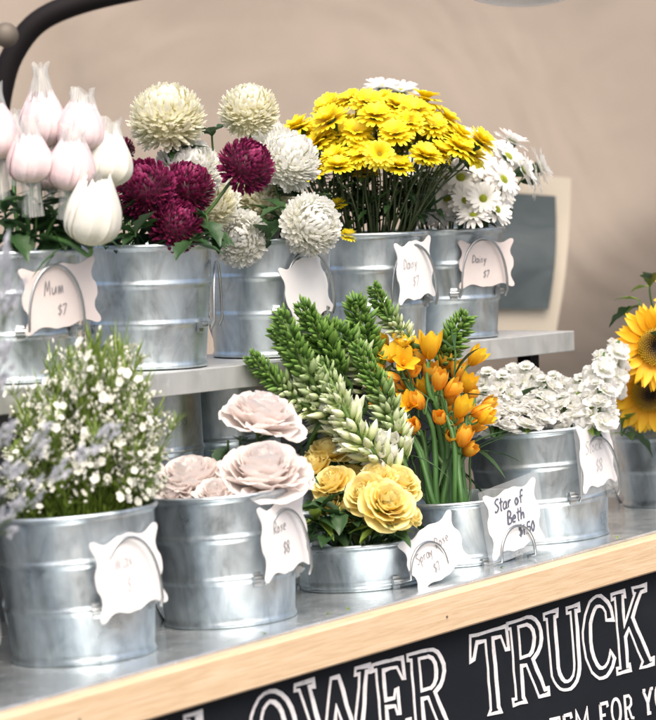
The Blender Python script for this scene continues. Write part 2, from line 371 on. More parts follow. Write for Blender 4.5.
G = {   # open-face slab serif letters in a unit cell
 'T': [[(.36, 0), (.66, .0), (.62, .06), (.60, .9), (.80, .9), (.9, .72), (.98, .72), (.96, 1), (.04, 1), (.0, .70), (.1, .72), (.2, .9), (.42, .9), (.42, .06)]],
 'R': [[(.02, 0), (.34, 0), (.30, .06), (.30, .44), (.44, .44), (.70, 0), (.98, 0), (.98, .07), (.88, .07), (.62, .48)] + arc(.55, .74, .34, .26, -70, 90, 8)[1:] + [(.02, 1), (.02, .93), (.10, .93), (.10, .07), (.02, .07)],
       [(.30, .54), (.5, .54)] + arc(.5, .73, .2, .19, -80, 80, 6) + [(.5, .92), (.30, .92)]],
 'U': [[(.0, 1), (.0, .93), (.08, .93), (.08, .3)] + arc(.47, .3, .39, .3, 180, 360, 12)[1:] + [(.86, .93), (.95, .93), (.95, 1), (.62, 1), (.62, .93), (.72, .93), (.72, .3)] + arc(.5, .3, .22, .2, 360, 180, 8)[1:] + [(.28, .93), (.36, .93), (.36, 1)]],
 'C': [arc(.52, .5, .5, .5, 38, 322, 22) + [(.80, .30)] + arc(.54, .5, .30, .38, 318, 48, 16) + [(.74, .68), (.96, .66)]],
 'K': [[(.0, 0), (.34, 0), (.34, .07), (.28, .07), (.28, .42), (.38, .52), (.68, .07), (.62, .0), (.98, .0), (.98, .07), (.9, .07), (.50, .64), (.78, .93), (.92, .93), (.92, 1), (.56, 1), (.58, .93), (.62, .93), (.28, .57), (.28, .93), (.34, .93), (.34, 1), (.0, 1), (.0, .93), (.08, .93), (.08, .07), (.0, .07)]],
 'E': [[(.02, 0), (.9, 0), (.96, .26), (.86, .26), (.74, .09), (.32, .09), (.32, .46), (.56, .46), (.6, .36), (.68, .36), (.68, .64), (.6, .64), (.56, .55), (.32, .55), (.32, .91), (.7, .91), (.82, .76), (.9, .76), (.88, 1), (.02, 1), (.02, .93), (.12, .93), (.12, .07), (.02, .07)]],
 'W': [[(.0, 1), (.0, .93), (.06, .93), (.26, 0), (.38, 0), (.52, .62), (.66, 0), (.78, 0), (.95, .93), (1, .93), (1, 1), (.80, 1), (.80, .93), (.86, .93), (.73, .26), (.58, .96), (.48, .96), (.32, .26), (.18, .93), (.24, .93), (.24, 1)]],
 'O': [arc(.5, .5, .5, .5, 0, 345, 23), arc(.5, .5, .27, .38, 0, 342, 19)],
 'L': [[(.0, 0), (.92, 0), (.96, .28), (.86, .28), (.72, .09), (.30, .09), (.30, .93), (.4, .93), (.4, 1), (.0, 1), (.0, .93), (.1, .93), (.1, .07), (.0, .07)]],
 'F': [[(.02, 0), (.42, 0), (.42, .07), (.32, .07), (.32, .46), (.56, .46), (.6, .36), (.68, .36), (.68, .64), (.6, .64), (.56, .55), (.32, .55), (.32, .91), (.7, .91), (.82, .76), (.9, .76), (.88, 1), (.02, 1), (.02, .93), (.12, .93), (.12, .07), (.02, .07)]],
}
rowsL = []   # (letter, x0, x1, ytop at x0, ytop at x1, height px)
rowsL = [('F', 128, 170, 733, 722, 92), ('L', 184, 224, 716, 706, 90), ('O', 246, 292, 696, 686, 88), ('W', 294, 369, 685, 665, 86), ('E', 371, 406, 665, 657, 86),
         ('R', 406, 446, 655, 645, 86), ('T', 468, 507, 637, 626, 84), ('R', 506, 543, 624, 612, 84), ('U', 543, 580, 614, 604, 83), ('C', 579, 612, 601, 592, 84), ('K', 611, 648, 594, 584, 82)]
LO = .0
for (ch, x0, x1, y0, y1, h) in rowsL:
    mb = MB(); a0, c0 = on_board(x0, y0); a1, c1 = on_board(x1, y1); _, cb0 = on_board(x0, y0 + h); _, cb1 = on_board(x1, y1 + h)
    for cont in G[ch]:
        pts = []
        dense = []
        for i, q in enumerate(cont):       # subdivide so the hand wobble shows
            r = cont[(i + 1) % len(cont)]; n = max(1, int(math.hypot(q[0] - r[0], q[1] - r[1]) / .16))
            dense += [(q[0] + (r[0] - q[0]) * j / n, q[1] + (r[1] - q[1]) * j / n) for j in range(n)]
        for q in dense:
            x = q[0] + random.uniform(-.009, .009); y = q[1] + random.uniform(-.006, .006)
            pts.append((a0 + (a1 - a0) * x, (cb0 + (c0 - cb0) * y) * (1 - x) + (cb1 + (c1 - cb1) * y) * x))
        ar = sum(pts[i][0] * pts[(i + 1) % len(pts)][1] - pts[(i + 1) % len(pts)][0] * pts[i][1] for i in range(len(pts)))
        if ar < 0: pts.reverse()
        ribbon(mb, pts, .0053, z=0, heavy=.9)
    o = link('letter', mb.mesh('letter', M['paint'], False), board); o['label'] = 'white open faced letter %s on the black sign board' % ch
    o.location = (0, EDGE - .0062, 0)
# ampersand starting at the frame edge, and the small line under the big words
G2 = {'S': [[(.8, .8), (.6, .97), (.3, .95), (.15, .78), (.3, .58), (.65, .42), (.82, .24), (.68, .05), (.35, .02), (.12, .2)]],
      'T': [[(.5, 0), (.5, .97)], [(.05, .8), (.08, .98), (.92, .98), (.95, .8)], [(.3, 0), (.7, 0)]],
      'E': [[(.2, 0), (.2, 1)], [(.85, .2), (.8, .02), (.1, .02)], [(.24, .5), (.6, .5)], [(.85, .8), (.8, .98), (.1, .98)]],
      'M': [[(.12, 0), (.14, .98), (.5, .25), (.86, .98), (.88, 0)], [(0, .0), (.24, .0)], [(.76, .0), (1, .0)]],
      'F': [[(.2, 0), (.2, .98)], [(.06, 0), (.38, 0)], [(.24, .5), (.6, .5)], [(.85, .8), (.8, .98), (.1, .98)]],
      'O': [arc(.5, .5, .42, .5, 0, 360, 16)],
      'R': [[(.2, 0), (.2, .97), (.6, .97), (.8, .8), (.78, .6), (.58, .48), (.24, .48)], [(.5, .46), (.72, .05), (.95, .02)], [(.06, 0), (.38, 0)]],
      'Y': [[(.5, 0), (.5, .45), (.12, .97)], [(.52, .46), (.88, .97)], [(.3, 0), (.7, 0)], [(.0, .98), (.28, .98)], [(.72, .98), (1, .98)]],
      'U': [[(.15, .98), (.15, .3), (.35, .02), (.65, .02), (.85, .3), (.85, .98)], [(0, .98), (.3, .98)], [(.7, .98), (1, .98)]],
      '&': [[(.98, .3), (.75, .06), (.4, .0), (.12, .16), (.2, .42), (.6, .66), (.62, .88), (.42, .98), (.25, .85), (.35, .6), (.95, .02)]]}
def small(ch, x0, x1, ytop, h, w):
    mb = MB(); a0, c0 = on_board(x0, ytop); a1, c1 = on_board(x1, ytop - (x1 - x0) * .26); _, cb0 = on_board(x0, ytop + h); _, cb1 = on_board(x1, ytop + h - (x1 - x0) * .26)
    for i, st in enumerate(G2[ch]):
        pts = [(a0 + (a1 - a0) * x, (cb0 + (c0 - cb0) * y) * (1 - x) + (cb1 + (c1 - cb1) * y) * x) for x, y in st]
        if len(pts) > 4: pts = [(q.x, q.y) for q in smooth_path([(p[0], p[1], 0) for p in pts], 3)] if ch in 'SO&' else pts
        ribbon(mb, pts, w, closed=False, z=i * .0004, heavy=.4)
    o = link('letter', mb.mesh('letter', M['paint'], False), board, loc=(0, EDGE - .0062, 0)); o['label'] = 'small white letter %s painted on the black sign board' % ch
x = 537.
for ch in 'STEM FOR YOU':
    wch = {'M': 17, ' ': 7}.get(ch, 12.2)
    if ch != ' ': small(ch, x, x + wch - 2, 729.5 - (x - 537) * .318 - 6, 25, .0052)
    x += wch
small('&', 653, 684, 616, 52, .009)

# ---- upper shelf with leg bracket
shelf = bpy.data.objects.new('display_shelf', None); COL.objects.link(shelf)
shelf.location = upp(0, 0, -.40); tag(shelf, 'grey metal display shelf raised above the counter carrying the back row of pails', 'shelf')
def uppart(name, mb, mats, smooth=False):
    o = link(name, mb.mesh(name, mats, smooth), shelf); o.matrix_local = Matrix.Translation(-shelf.location) @ frame_m(U, B, Z, OU); return o
SA0, SA1 = -1.1, 1.14
mb = MB(); box(mb, I4, SA0, SA1 - .003, -.132, .15, -.004, 0); uppart('board', mb, M['shelf'])
mb = MB(); box(mb, I4, SA0, SA1, -.1375, -.1325, -.037, .0015, .0012); uppart('edge_rail', mb, M['shelf'])
mb = MB(); box(mb, I4, SA1 - .004, SA1, -.1315, .15, -.037, .0015); uppart('edge_rail', mb, M['shelf'])
mb = MB(); box(mb, I4, SA0, SA1 - .02, .152, .156, -.62, -.004); uppart('under_shelf_dark', mb, M['shelf_dark'])  # added dark sheet, standing in for the shade under the shelf
for a_ in (SA1 - .10, .45, -.6):
    mb = MB(); box(mb, I4, a_, a_ + .03, -.10, -.07, -.60, -.0045); box(mb, I4, a_, a_ + .03, .10, .13, -.60, -.0045); uppart('leg', mb, M['rubber'])

# ------------------------------------------------------------------ backdrop: canvas awning wall, window flap, hoop, shade
def canvas():
    mb = MB(); rows = []; nx, nz = 90, 60
    for j in range(nz + 1):
        z = .1 + 3.3 * j / nz; row = []
        for i in range(nx + 1):
            x = -2.6 + 6.2 * i / nx
            y = 8.0 + .04 * sin(x * 2.1 + z * .8) + .02 * sin(x * 5 - z * 2.3)
            # cloth bent back below a rising diagonal, shaped to stand in for a soft shadow
            lim = 1.30 + .62 * (x - .50); dd = lim - z
            y += .55 * (1 / (1 + math.exp(-dd * 6))) * (dd if dd > 0 else 0) * 1.2 / (1 + math.exp(-(x - .3) * 6))
            y += .05 * math.exp(-((x + .69 + .03 * sin(z * 3)) / .035) ** 2)       # sewn seam
            y -= .05 * max(0, z - 1.9) ** 2
            row.append(V((x, y, z)))
        rows.append(row)
    mb.grid(rows, [(.5, .5, .5)] * ((nx + 1) * (nz + 1)))
    return mb
o = link('canvas_awning', canvas().mesh('canvas', M['canvas'])); tag(o, 'large beige canvas awning wall hanging behind the pails', 'awning')

YW = 7.55
fl = bpy.data.objects.new('window_flap', None); COL.objects.link(fl); fl.location = at(530, 330, YW); tag(fl, 'cream bordered canvas window flap with dark clear vinyl pane behind the right pails', 'window flap')
def quad_sheet(name, cor, mat, thick, off, nx=14, nz=14, bulge=.006):
    mb = MB()
    def pt(u, v, e):
        a = cor[0].lerp(cor[1], u); b = cor[3].lerp(cor[2], u); q = a.lerp(b, v)
        r = sin(pi * u) * sin(pi * v) * bulge * sin(u * 4 + v * 3) + .004 * sin(v * 7)
        return q + V((.012 * sin(v * pi) * (u - .3), -off - e + r, 0)) - fl.location
    for e in (0, thick):
        mb.grid([[pt(i / nx, j / nz, e) for i in range(nx + 1)] for j in range(nz + 1)], [(.5, .5, .5)] * ((nx + 1) * (nz + 1)))
    return link(name, mb.mesh(name, mat), fl)
quad_sheet('canvas_border', [at(440, 166, YW), at(571, 178, YW), at(556, 332, YW), at(436, 336, YW)], M['border'], .004, 0)
quad_sheet('vinyl_pane', [at(452, 188, YW), at(555, 196, YW), at(548, 309, YW), at(452, 309, YW)], M['vinyl'], .002, .022)

mb = MB(); cpt = []
for (x, y) in [(-22, 250), (-11, 180), (-4, 128), (2, 88), (13, 54), (38, 22), (82, 2), (150, -14), (230, -32), (330, -50)]: cpt.append(at(x, y, 6.7))
o = link('awning_hoop', None); mb2 = MB(); pth = smooth_path(cpt, 6); tube(mb2, [p - cpt[0] for p in pth], .024, 18)
h_ = link('tube', mb2.mesh('tube', M['rubber']), o); o.location = cpt[0]; tag(o, 'thick black rubber hoop of the awning frame at top left', 'awning frame')
mb3 = MB(); prof = [(.0, -.02), (.012, -.02), (.024, -.012), (.026, .0), (.022, .012), (.008, .018), (0, .018)]; lathe(mb3, prof, 20)
link('knob', mb3.mesh('knob', M['knob']), o, loc=at(6, 35, 6.55) - cpt[0], rot=V((0.2, -1, .1)).to_track_quat('Z', 'Y'))

mb = MB(); R_ = .115
lathe(mb, [(.012, .10), (.03, .098), (.06, .085), (.09, .05), (.106, .015), (R_, 0), (R_ + .003, -.005), (R_, -.008), (R_ - .006, -.005), (R_ * .9, .008), (R_ * .77, .0225)], 40)
sh = link('pendant_shade', None); tag(sh, 'white rounded pendant lamp shade hanging at the top edge above the canvas', 'lamp shade')
sh.location = at(520, -13, 6.6)
link('shade', mb.mesh('shade', M['enamel']), sh, rot=V((.04, .24, 1)).to_track_quat('Z', 'Y'))
mb = MB(); lathe(mb, [(R_ * .78, .022), (.075, .05), (.05, .07), (.0, .08)], 40)
link('shade_lining', mb.mesh('lining', M['shadein']), sh, rot=V((.04, .24, 1)).to_track_quat('Z', 'Y'))
mb = MB(); tube(mb, [V((0, 0, .1)), V((0, 0, .7))], .004, 8); link('cord', mb.mesh('cord', M['rubber']), sh)

# ------------------------------------------------------------------ pails
def pail_body(R, H):
    Rb = R * .865; f = lambda z: Rb + (R - Rb) * z / H
    P = [(0, .004), (Rb * .6, .004), (Rb - .004, .0035), (Rb - .001, 0), (Rb + .002, .0), (Rb + .0035, .003), (Rb + .002, .007), (f(.009), .010), (f(.016), .016)]
    for zc in ([.36 * H, .68 * H] if H > .13 else ([.12 * H])):
        for dz, dr in ((-.009, 0), (-.006, .0006), (-.003, .0022), (0, .0031), (.003, .0022), (.006, .0006), (.009, 0)): P.append((f(zc + dz) + dr, zc + dz))
    z = H - .012; P += [(f(z), z), (R + .0005, H - .007), (R + .004, H - .0055), (R + .0052, H - .002), (R + .004, H + .0015), (R + .001, H + .002), (R - .001, H)]
    P += [(f(z) - .002, z), (f(.5 * H) - .002, .5 * H), (Rb - .002, .008), (0, .006)]
    mb = MB(); lathe(mb, P, 72)
    # slight dents so the wall is not a perfect cone
    ph = [random.random() * 6 for _ in range(4)]; v = []
    for (x, y, zz) in mb.v:
        a = math.atan2(y, x); k = 1 + .006 * sin(2 * a + ph[0]) + .004 * sin(3 * a + ph[1] + zz * 20) * (1 if zz < H - .015 else .3) + .002 * sin(7 * a + ph[2] + zz * 40)
        v.append((x * k, y * k, zz))
    mb.v = v; return mb.mesh('pail_body', M['galv'])
BODY = {}
def pail(pos, R, H, lowf, label, phi, handle_z=None, grp='galvanized pails', open_back=True):
    root = bpy.data.objects.new('metal_pail', None); COL.objects.link(root); root.location = pos
    root.rotation_mode = 'QUATERNION'
    ax = (Ul, Bl, Zl) if lowf else (V((1, 0, 0)), V((0, 1, 0)), Z)
    zax = Zl if lowf else Z; xax = V((1, 0, 0)); xax = (xax - zax * xax.dot(zax)).normalized()
    M3 = Matrix((xax, zax.cross(xax), zax)).transposed(); root.rotation_quaternion = M3.to_quaternion()
    tag(root, label, 'pail', grp)
    key = (round(R, 4), round(H, 3)); BODY[key] = BODY.get(key) or pail_body(R, H)
    body_ = link('body', BODY[key], root)
    hz = handle_z if handle_z is not None else .40 * H
    for dphi in ((0, 180) if open_back else (0,)):
        # phi: degrees to the right of the direction towards the camera
        a = radians(-90 + phi + dphi); nrm = V((cos(a), sin(a), 0)); tan = V((-sin(a), cos(a), 0))
        rr = R * (.865 + .135 * hz / H)
        hw, hh = (.052, .098) if H > .13 else (.047, .056)
        off = rr + ((.014 if H > .13 else .026) if dphi == 0 else .006)
        if dphi == 0: P = [nrm * (off + .003 * (1 - cos(pi * i / 18))) + tan * (-hw * cos(pi * i / 18)) + Z * (hz + hh * sin(pi * i / 18) ** .85) for i in range(19)]
        else: P = [nrm * (off + .004) + tan * (-hw * cos(pi * i / 18)) + Z * (hz - hh * .9 * sin(pi * i / 18)) for i in range(19)]
        bk = nrm * max(.004, off - rr - .008); e0 = Z * (.004 if H < .13 else .012)
        P = [P[0] - e0 - bk] + P + [P[-1] - e0 - bk]
        if dphi == 180: P[0] += Z * .02; P[-1] += Z * .02
        mb = MB(); tube(mb, P, .0026, 8); link('handle', mb.mesh('handle', M['wire']), root)
        for s in (-1, 1):
            a2 = a + s * math.asin(hw / (rr + .004)); n2 = V((cos(a2), sin(a2), 0)); t2 = V((-sin(a2), cos(a2), 0)); c = n2 * (rr + .001) + Z * (hz - .004)
            mb = MB(); m4 = frame_m(t2, n2, Z, c); box(mb, m4, -.006, .006, 0, .005, -.013, .010, .0012)
            tube(mb, [m4 @ V((-.0085, .008, 0)), m4 @ V((.0085, .008, 0))], .0058, 10); link('ear', mb.mesh('ear', M['wire']), body_)
    bpy.context.view_layer.update()
    return dict(root=root, pos=pos, R=R, H=H, M=M3.to_4x4(), phi=phi, hz=hz)
def pw(p, v): return p['pos'] + p['M'].to_3x3() @ v

# tag outline (ornate plaque)
Q = [(0, .45), (.08, .455), (.15, .43), (.22, .405), (.30, .405), (.37, .44), (.43, .475), (.478, .465), (.485, .41), (.45, .33), (.425, .25), (.435, .16), (.47, .09), (.48, 0)]
Qs = Q + [(x, -y) for x, y in Q[-2::-1]] + [(-x, -y) for x, y in Q[1:]] + [(-x, y) for x, y in Q[-2:0:-1]]
TAGP = [(q.x, q.y) for q in smooth_path([(x, y, 0) for x, y in Qs], 3, True)]
def plate(pts, th, mat, name, bendr=0):
    mb = MB(); n = len(pts); sg = 1
    v = [V((x, -th / 2, y)) for x, y in pts] + [V((x, th / 2, y)) for x, y in pts]
    mb.add(v, [tuple(range(n)), tuple(range(2 * n - 1, n - 1, -1))] + [(i, n + i, n + (i + 1) % n, (i + 1) % n) for i in range(n)])
    return mb.mesh(name, mat, False)
HAND = {  # simple pen strokes, unit height
 'S': [[(.5, .9), (.25, .95), (.08, .75), (.3, .5), (.45, .28), (.25, .02), (.0, .1)]], 't': [[(.2, .95), (.18, .1), (.3, .02)], [(.0, .62), (.4, .66)]],
 'a': [[(.4, .5), (.15, .55), (.02, .25), (.15, .02), (.36, .15), (.4, .5), (.42, .1), (.5, .03)]], 'r': [[(.05, .55), (.08, .02)], [(.08, .35), (.22, .55), (.36, .5)]],
 'o': [[(.2, .55), (.02, .3), (.18, .03), (.38, .25), (.2, .55)]], 'f': [[(.45, .85), (.3, .98), (.18, .75), (.2, 0)], [(.02, .5), (.42, .55)]],
 'B': [[(.05, 0), (.08, .95), (.4, .85), (.35, .58), (.1, .5), (.45, .4), (.4, .08), (.05, .02)]], 'e': [[(.05, .3), (.36, .34), (.25, .55), (.05, .4), (.08, .1), (.35, .05)]],
 'h': [[(.05, .95), (.05, .02)], [(.06, .3), (.2, .5), (.35, .4), (.36, .02)]], '$': [[(.5, .8), (.2, .85), (.1, .6), (.45, .4), (.35, .12), (.05, .15)], [(.3, 1.02), (.24, -.08)]],
 '1': [[(.15, .9), (.14, .02)]], '.': [[(.06, .06), (.1, .02)]], '5': [[(.45, .92), (.12, .9), (.1, .55), (.4, .5), (.4, .15), (.05, .04)]], '0': [[(.25, .92), (.05, .5), (.22, .04), (.42, .4), (.25, .92)]],
 'M': [[(.0, 0), (.1, .95), (.25, .3), (.42, .95), (.5, 0)]], 'u': [[(.02, .5), (.05, .1), (.22, .05), (.35, .5), (.38, .05)]], 'm': [[(.02, .5), (.04, .02), (.14, .5), (.22, .05), (.34, .5), (.42, .05)]],
 'p': [[(.05, .5), (.02, -.4)], [(.05, .4), (.25, .55), (.36, .3), (.1, .05)]], 'y': [[(.02, .5), (.15, .12), (.35, .5)], [(.35, .5), (.1, -.4)]], 's': [[(.35, .5), (.1, .45), (.3, .2), (.05, .05)]],
 'R': [[(.05, 0), (.08, .95), (.42, .8), (.35, .5), (.1, .45), (.48, 0)]], '7': [[(.02, .9), (.45, .92), (.15, 0)]], 'w': [[(.0, .5), (.1, .05), (.2, .45), (.32, .05), (.44, .5)]], '8': [[(.25, .5), (.05, .72), (.25, .95), (.42, .72), (.25, .5), (.03, .25), (.25, .02), (.44, .25), (.25, .5)]],
 'D': [[(.05, 0), (.06, .95), (.4, .75), (.45, .3), (.05, .0)]], 'i': [[(.1, .5), (.12, .03)], [(.1, .72), (.12, .75)]], 'd': [[(.35, .3), (.12, .45), (.05, .1), (.35, .1)], [(.38, .95), (.38, .03)]], 'c': [[(.36, .45), (.12, .5), (.04, .2), (.2, .03), (.36, .1)]], 'k': [[(.05, .95), (.05, 0)], [(.35, .5), (.1, .25), (.38, .02)]],
 'W': [[(.0, .95), (.14, .0), (.28, .7), (.42, .0), (.58, .95)]], 'x': [[(.02, .5), (.35, .02)], [(.33, .5), (.03, .02)]], 'l': [[(.1, .95), (.1, .03)]], 'g': [[(.35, .45), (.1, .5), (.05, .15), (.33, .15)], [(.36, .5), (.3, -.35), (.05, -.3)]], 'n': [[(.04, .5), (.06, .02)], [(.06, .3), (.2, .5), (.33, .35), (.34, .02)]]}
ADV = {' ': .35, '1': .3, '.': .22, 'l': .25, 'i': .25, 'M': .62, 'W': .7, 'r': .42, 't': .42}
def writing(lines, h, wpen, slant=.15):
    mb = MB(); lay = 0
    tot = len(lines)
    for li, (s, x0, y0, k) in enumerate(lines):
        x = x0
        for ch in s:
            for st in HAND.get(ch, []):
                pts = [V((x + (q[0] + slant * q[1]) * h * k, y0 + q[1] * h * k + random.uniform(-.0003, .0003), 0)) for q in st]
                if len(pts) > 2: pts = smooth_path(pts, 4)
                lay += 1
                ribbon(mb, [(q.x, q.y) for q in pts], wpen, closed=False, z=(lay % 4) * .00025, heavy=.3, thick=.0002)
            x += ADV.get(ch, .52) * h * k * 1.05
    return mb
def price_tag(p, label, yaw, roll, w, h, dz, dt=0, lines=None, ink='inkg', sleeve=False, mat='card', lean=0, outw=0, pen=.0016, pitch=0):
    """tag slid behind the pail's wire handle; yaw = facing, degrees right of the camera direction"""
    a = radians(-90 + p['phi']); nrm = V((cos(a), sin(a), 0)); tan = V((-sin(a), cos(a), 0))
    rr = p['R'] * (.865 + .135 * min(1, (p['hz'] + dz) / p['H'])) + .0075 + outw
    c = pw(p, nrm * rr + tan * dt + Z * (p['hz'] + dz))
    b = radians(-90 + yaw); N = V((cos(b), sin(b), 0)); N = (p['M'].to_3x3() @ N); X = p['M'].to_3x3() @ V((-sin(b), cos(b), 0)); Y = -N
    Zt = X.cross(Y)
    R3 = Matrix.Rotation(radians(roll), 3, N); X = R3 @ X; Zt = R3 @ Zt
    R4 = Matrix.Rotation(radians(pitch), 3, X); Y = R4 @ Y; Zt = R4 @ Zt
    root = link('price_tag', None); root.matrix_world = frame_m(X, Y, Zt, c); tag(root, label, 'price tag', 'ornate white price tags')
    card_ = link('card', plate([(x * w, y * h) for x, y in TAGP], .0016, M[mat], 'card'), root)
    if lines:
        mb = writing(lines, h * .26, pen); link('handwriting', mb.mesh('ink', M[ink], False), card_, loc=(0, -.0012, 0))
    if sleeve:
        r = [(-.54 * w, -.54 * h), (.54 * w, -.54 * h), (.54 * w, .55 * h), (-.54 * w, .55 * h)]
        link('clear_sleeve', plate(r, .005, M['sleeve'], 'sleeve'), root)
    return root

def lowpos(px, b=0.):   # counter point whose image column is px
    best = None
    for i in range(-1000, 2600):
        a = i * .001; q = low(a, b, 0) - EYEP; x = 328 + F * q.dot(r2) / q.dot(fw)
        if best is None or abs(x - px) < best[0]: best = (abs(x - px), a)
    return low(best[1], b, .0005)
def uppos(px, b=0.):
    best = None
    for i in range(-1100, 1400):
        a = i * .001; q = upp(a, b, 0) - EYEP; x = 328 + F * q.dot(r2) / q.dot(fw)
        if best is None or abs(x - px) < best[0]: best = (abs(x - px), a)
    return upp(best[1], b, .002)
P0 = pail(lowpos(-78), .118, .215, True, 'galvanized pail of pale lavender statice at the left edge, left of the small white flowers', 42)
P1 = pail(lowpos(85), .1245, .222, True, 'large galvanized pail of tiny white filler flowers at the front left of the counter', 42, .085)
P2 = pail(lowpos(231, -.015), .1205, .207, True, 'galvanized pail of blush roses between the filler flowers and yellow roses', 53, .078)
P3 = pail(lowpos(366, -.012), .1235, .078, True, 'short galvanized pail of yellow spray roses near the front edge', 50, .016)
P4 = pail(lowpos(462, -.03), .107, .112, True, 'low galvanized pail of orange flowers behind the star of beth price tag', 52, .006)
P5 = pail(lowpos(546, -.015), .130, .205, True, 'galvanized pail of white stock flowers at the right of the counter', 47, .085)
P6 = pail(lowpos(678), .122, .20, True, 'galvanized pail of sunflowers cut off by the right edge', 50)
U0 = pail(uppos(13), .112, .205, False, 'galvanized pail of net wrapped pink blooms at the left end of the upper shelf', 42, .085, 'pails on the upper shelf')
U1 = pail(uppos(148), .1125, .205, False, 'galvanized pail of burgundy and cream mums, second on the upper shelf', 88, .075, 'pails on the upper shelf')
U2 = pail(uppos(270), .112, .205, False, 'galvanized pail of white pompon mums in the middle of the upper shelf', 37, .085, 'pails on the upper shelf')
U3 = pail(uppos(374), .109, .205, False, 'galvanized pail of yellow daisies on the upper shelf', 40, .085, 'pails on the upper shelf')
U4 = pail(uppos(448), .109, .205, False, 'galvanized pail of white daisies at the right end of the upper shelf', 35, .09, 'pails on the upper shelf')
# pails standing back under the shelf
W1 = pail(lowpos(168, .33), .085, .36, True, 'tall rust streaked pail standing in shade under the shelf behind the blush roses', 200, .1, 'pails under the shelf', False)
W2 = pail(lowpos(238, .33), .10, .36, True, 'tall dark pail under the shelf beside the green flower spikes', 200, .1, 'pails under the shelf', False)
W3 = pail(low(.80, .16, .0005), .085, .17, True, 'pail of white star shaped flower spikes hidden behind the yellow roses', 200, .08, 'pails under the shelf', False)

price_tag(P1, 'white ornate tag behind the wire handle of the filler flower pail', 50, 5, .150, .128, .045, .0, [('Wax', -.030, .010, .7), ('$6', -.012, -.028, .7)], 'faint')
price_tag(P2, 'white ornate tag with faint writing on the blush rose pail', 62, 4, .155, .125, .055, .0, [('Rose', -.035, .010, .6), ('$8', -.012, -.026, .6)])
price_tag(P3, 'white ornate tag reading spray rose leaning on the yellow rose pail', 48, 16, .150, .100, .036, .020, [('Spray', -.050, -.002, .66), ('Rose', .006, .004, .66), ('$7', -.020, -.030, .6)], pitch=-10, outw=.012, pen=.0018)
price_tag(P4, 'white tag reading star of beth 1.50 in a clear sleeve', 46, 7, .145, .120, .068, .004, [('Star of', -.048, .022, .74), ('Beth', -.020, -.006, .74), ('$1.50', .004, -.034, .66)], 'ink', True, pen=.0032, outw=.006)
price_tag(P5, 'white ornate tag in a clear sleeve on the white stock pail', 56, 4, .128, .130, .068, .0, [('Stock', -.042, .006, .7), ('$8', -.012, -.032, .7)], 'faint', sleeve=True)
price_tag(U0, 'warm white ornate tag reading mum on the pink bloom pail', 44, 6, .158, .110, .050, .012, [('Mum', -.032, .004, .8), ('$7', -.010, -.03, .6)], mat='cardw')
price_tag(U2, 'white ornate tag tucked under a pompon on the middle upper pail', 48, 18, .115, .125, .030, .0)
price_tag(U3, 'white ornate tag on the yellow daisy pail', 54, 6, .120, .118, .052, .0, [('Daisy', -.036, .006, .6), ('$7', -.012, -.028, .6)], 'faint', outw=.007)
price_tag(U4, 'warm grey ornate tag with small writing on the white daisy pail', 38, 0, .140, .095, .050, .010, [('Daisy', -.036, .002, .6), ('$7', -.01, -.026, .55)], mat='cardw')

# ------------------------------------------------------------------ bloom meshes (unit = metres, axis +Z, attachment at origin)
def mum_mesh(R, mat, n=560, wide=.0075, prof='mum', seed=0, curlx=1., down=2.45, shag=.1):
    random.seed(seed); mb = MB(); c = V((0, 0, R * .62))
    for i in range(n):
        u = (i + .5) / n; th = math.acos(1 - u * (1 - cos(down))); ph = i * GA + random.uniform(-.15, .15)
        d = sph(th, ph); up = V((0, 0, 1)); n_ = (up - d * up.dot(d))
        if n_.length < .25: n_ = V((cos(ph), sin(ph), 0)) * -1
        q = c + V((d.x, d.y, d.z * .88)) * R * (.60 + .06 * random.random())
        L = R * (.40 + shag * random.random())
        dd = (d + V((random.uniform(-.22, .22), random.uniform(-.22, .22), random.uniform(-.2, .1)))).normalized()
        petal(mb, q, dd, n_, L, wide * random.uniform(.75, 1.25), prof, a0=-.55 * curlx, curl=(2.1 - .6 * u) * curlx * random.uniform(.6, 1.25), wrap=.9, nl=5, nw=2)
    rows = []; tt = []
    for a in range(11):
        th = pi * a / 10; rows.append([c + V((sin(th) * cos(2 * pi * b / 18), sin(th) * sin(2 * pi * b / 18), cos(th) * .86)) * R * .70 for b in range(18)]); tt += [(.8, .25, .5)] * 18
    mb.grid(rows, tt, close=True)
    return mb.mesh('bloom', M[mat])
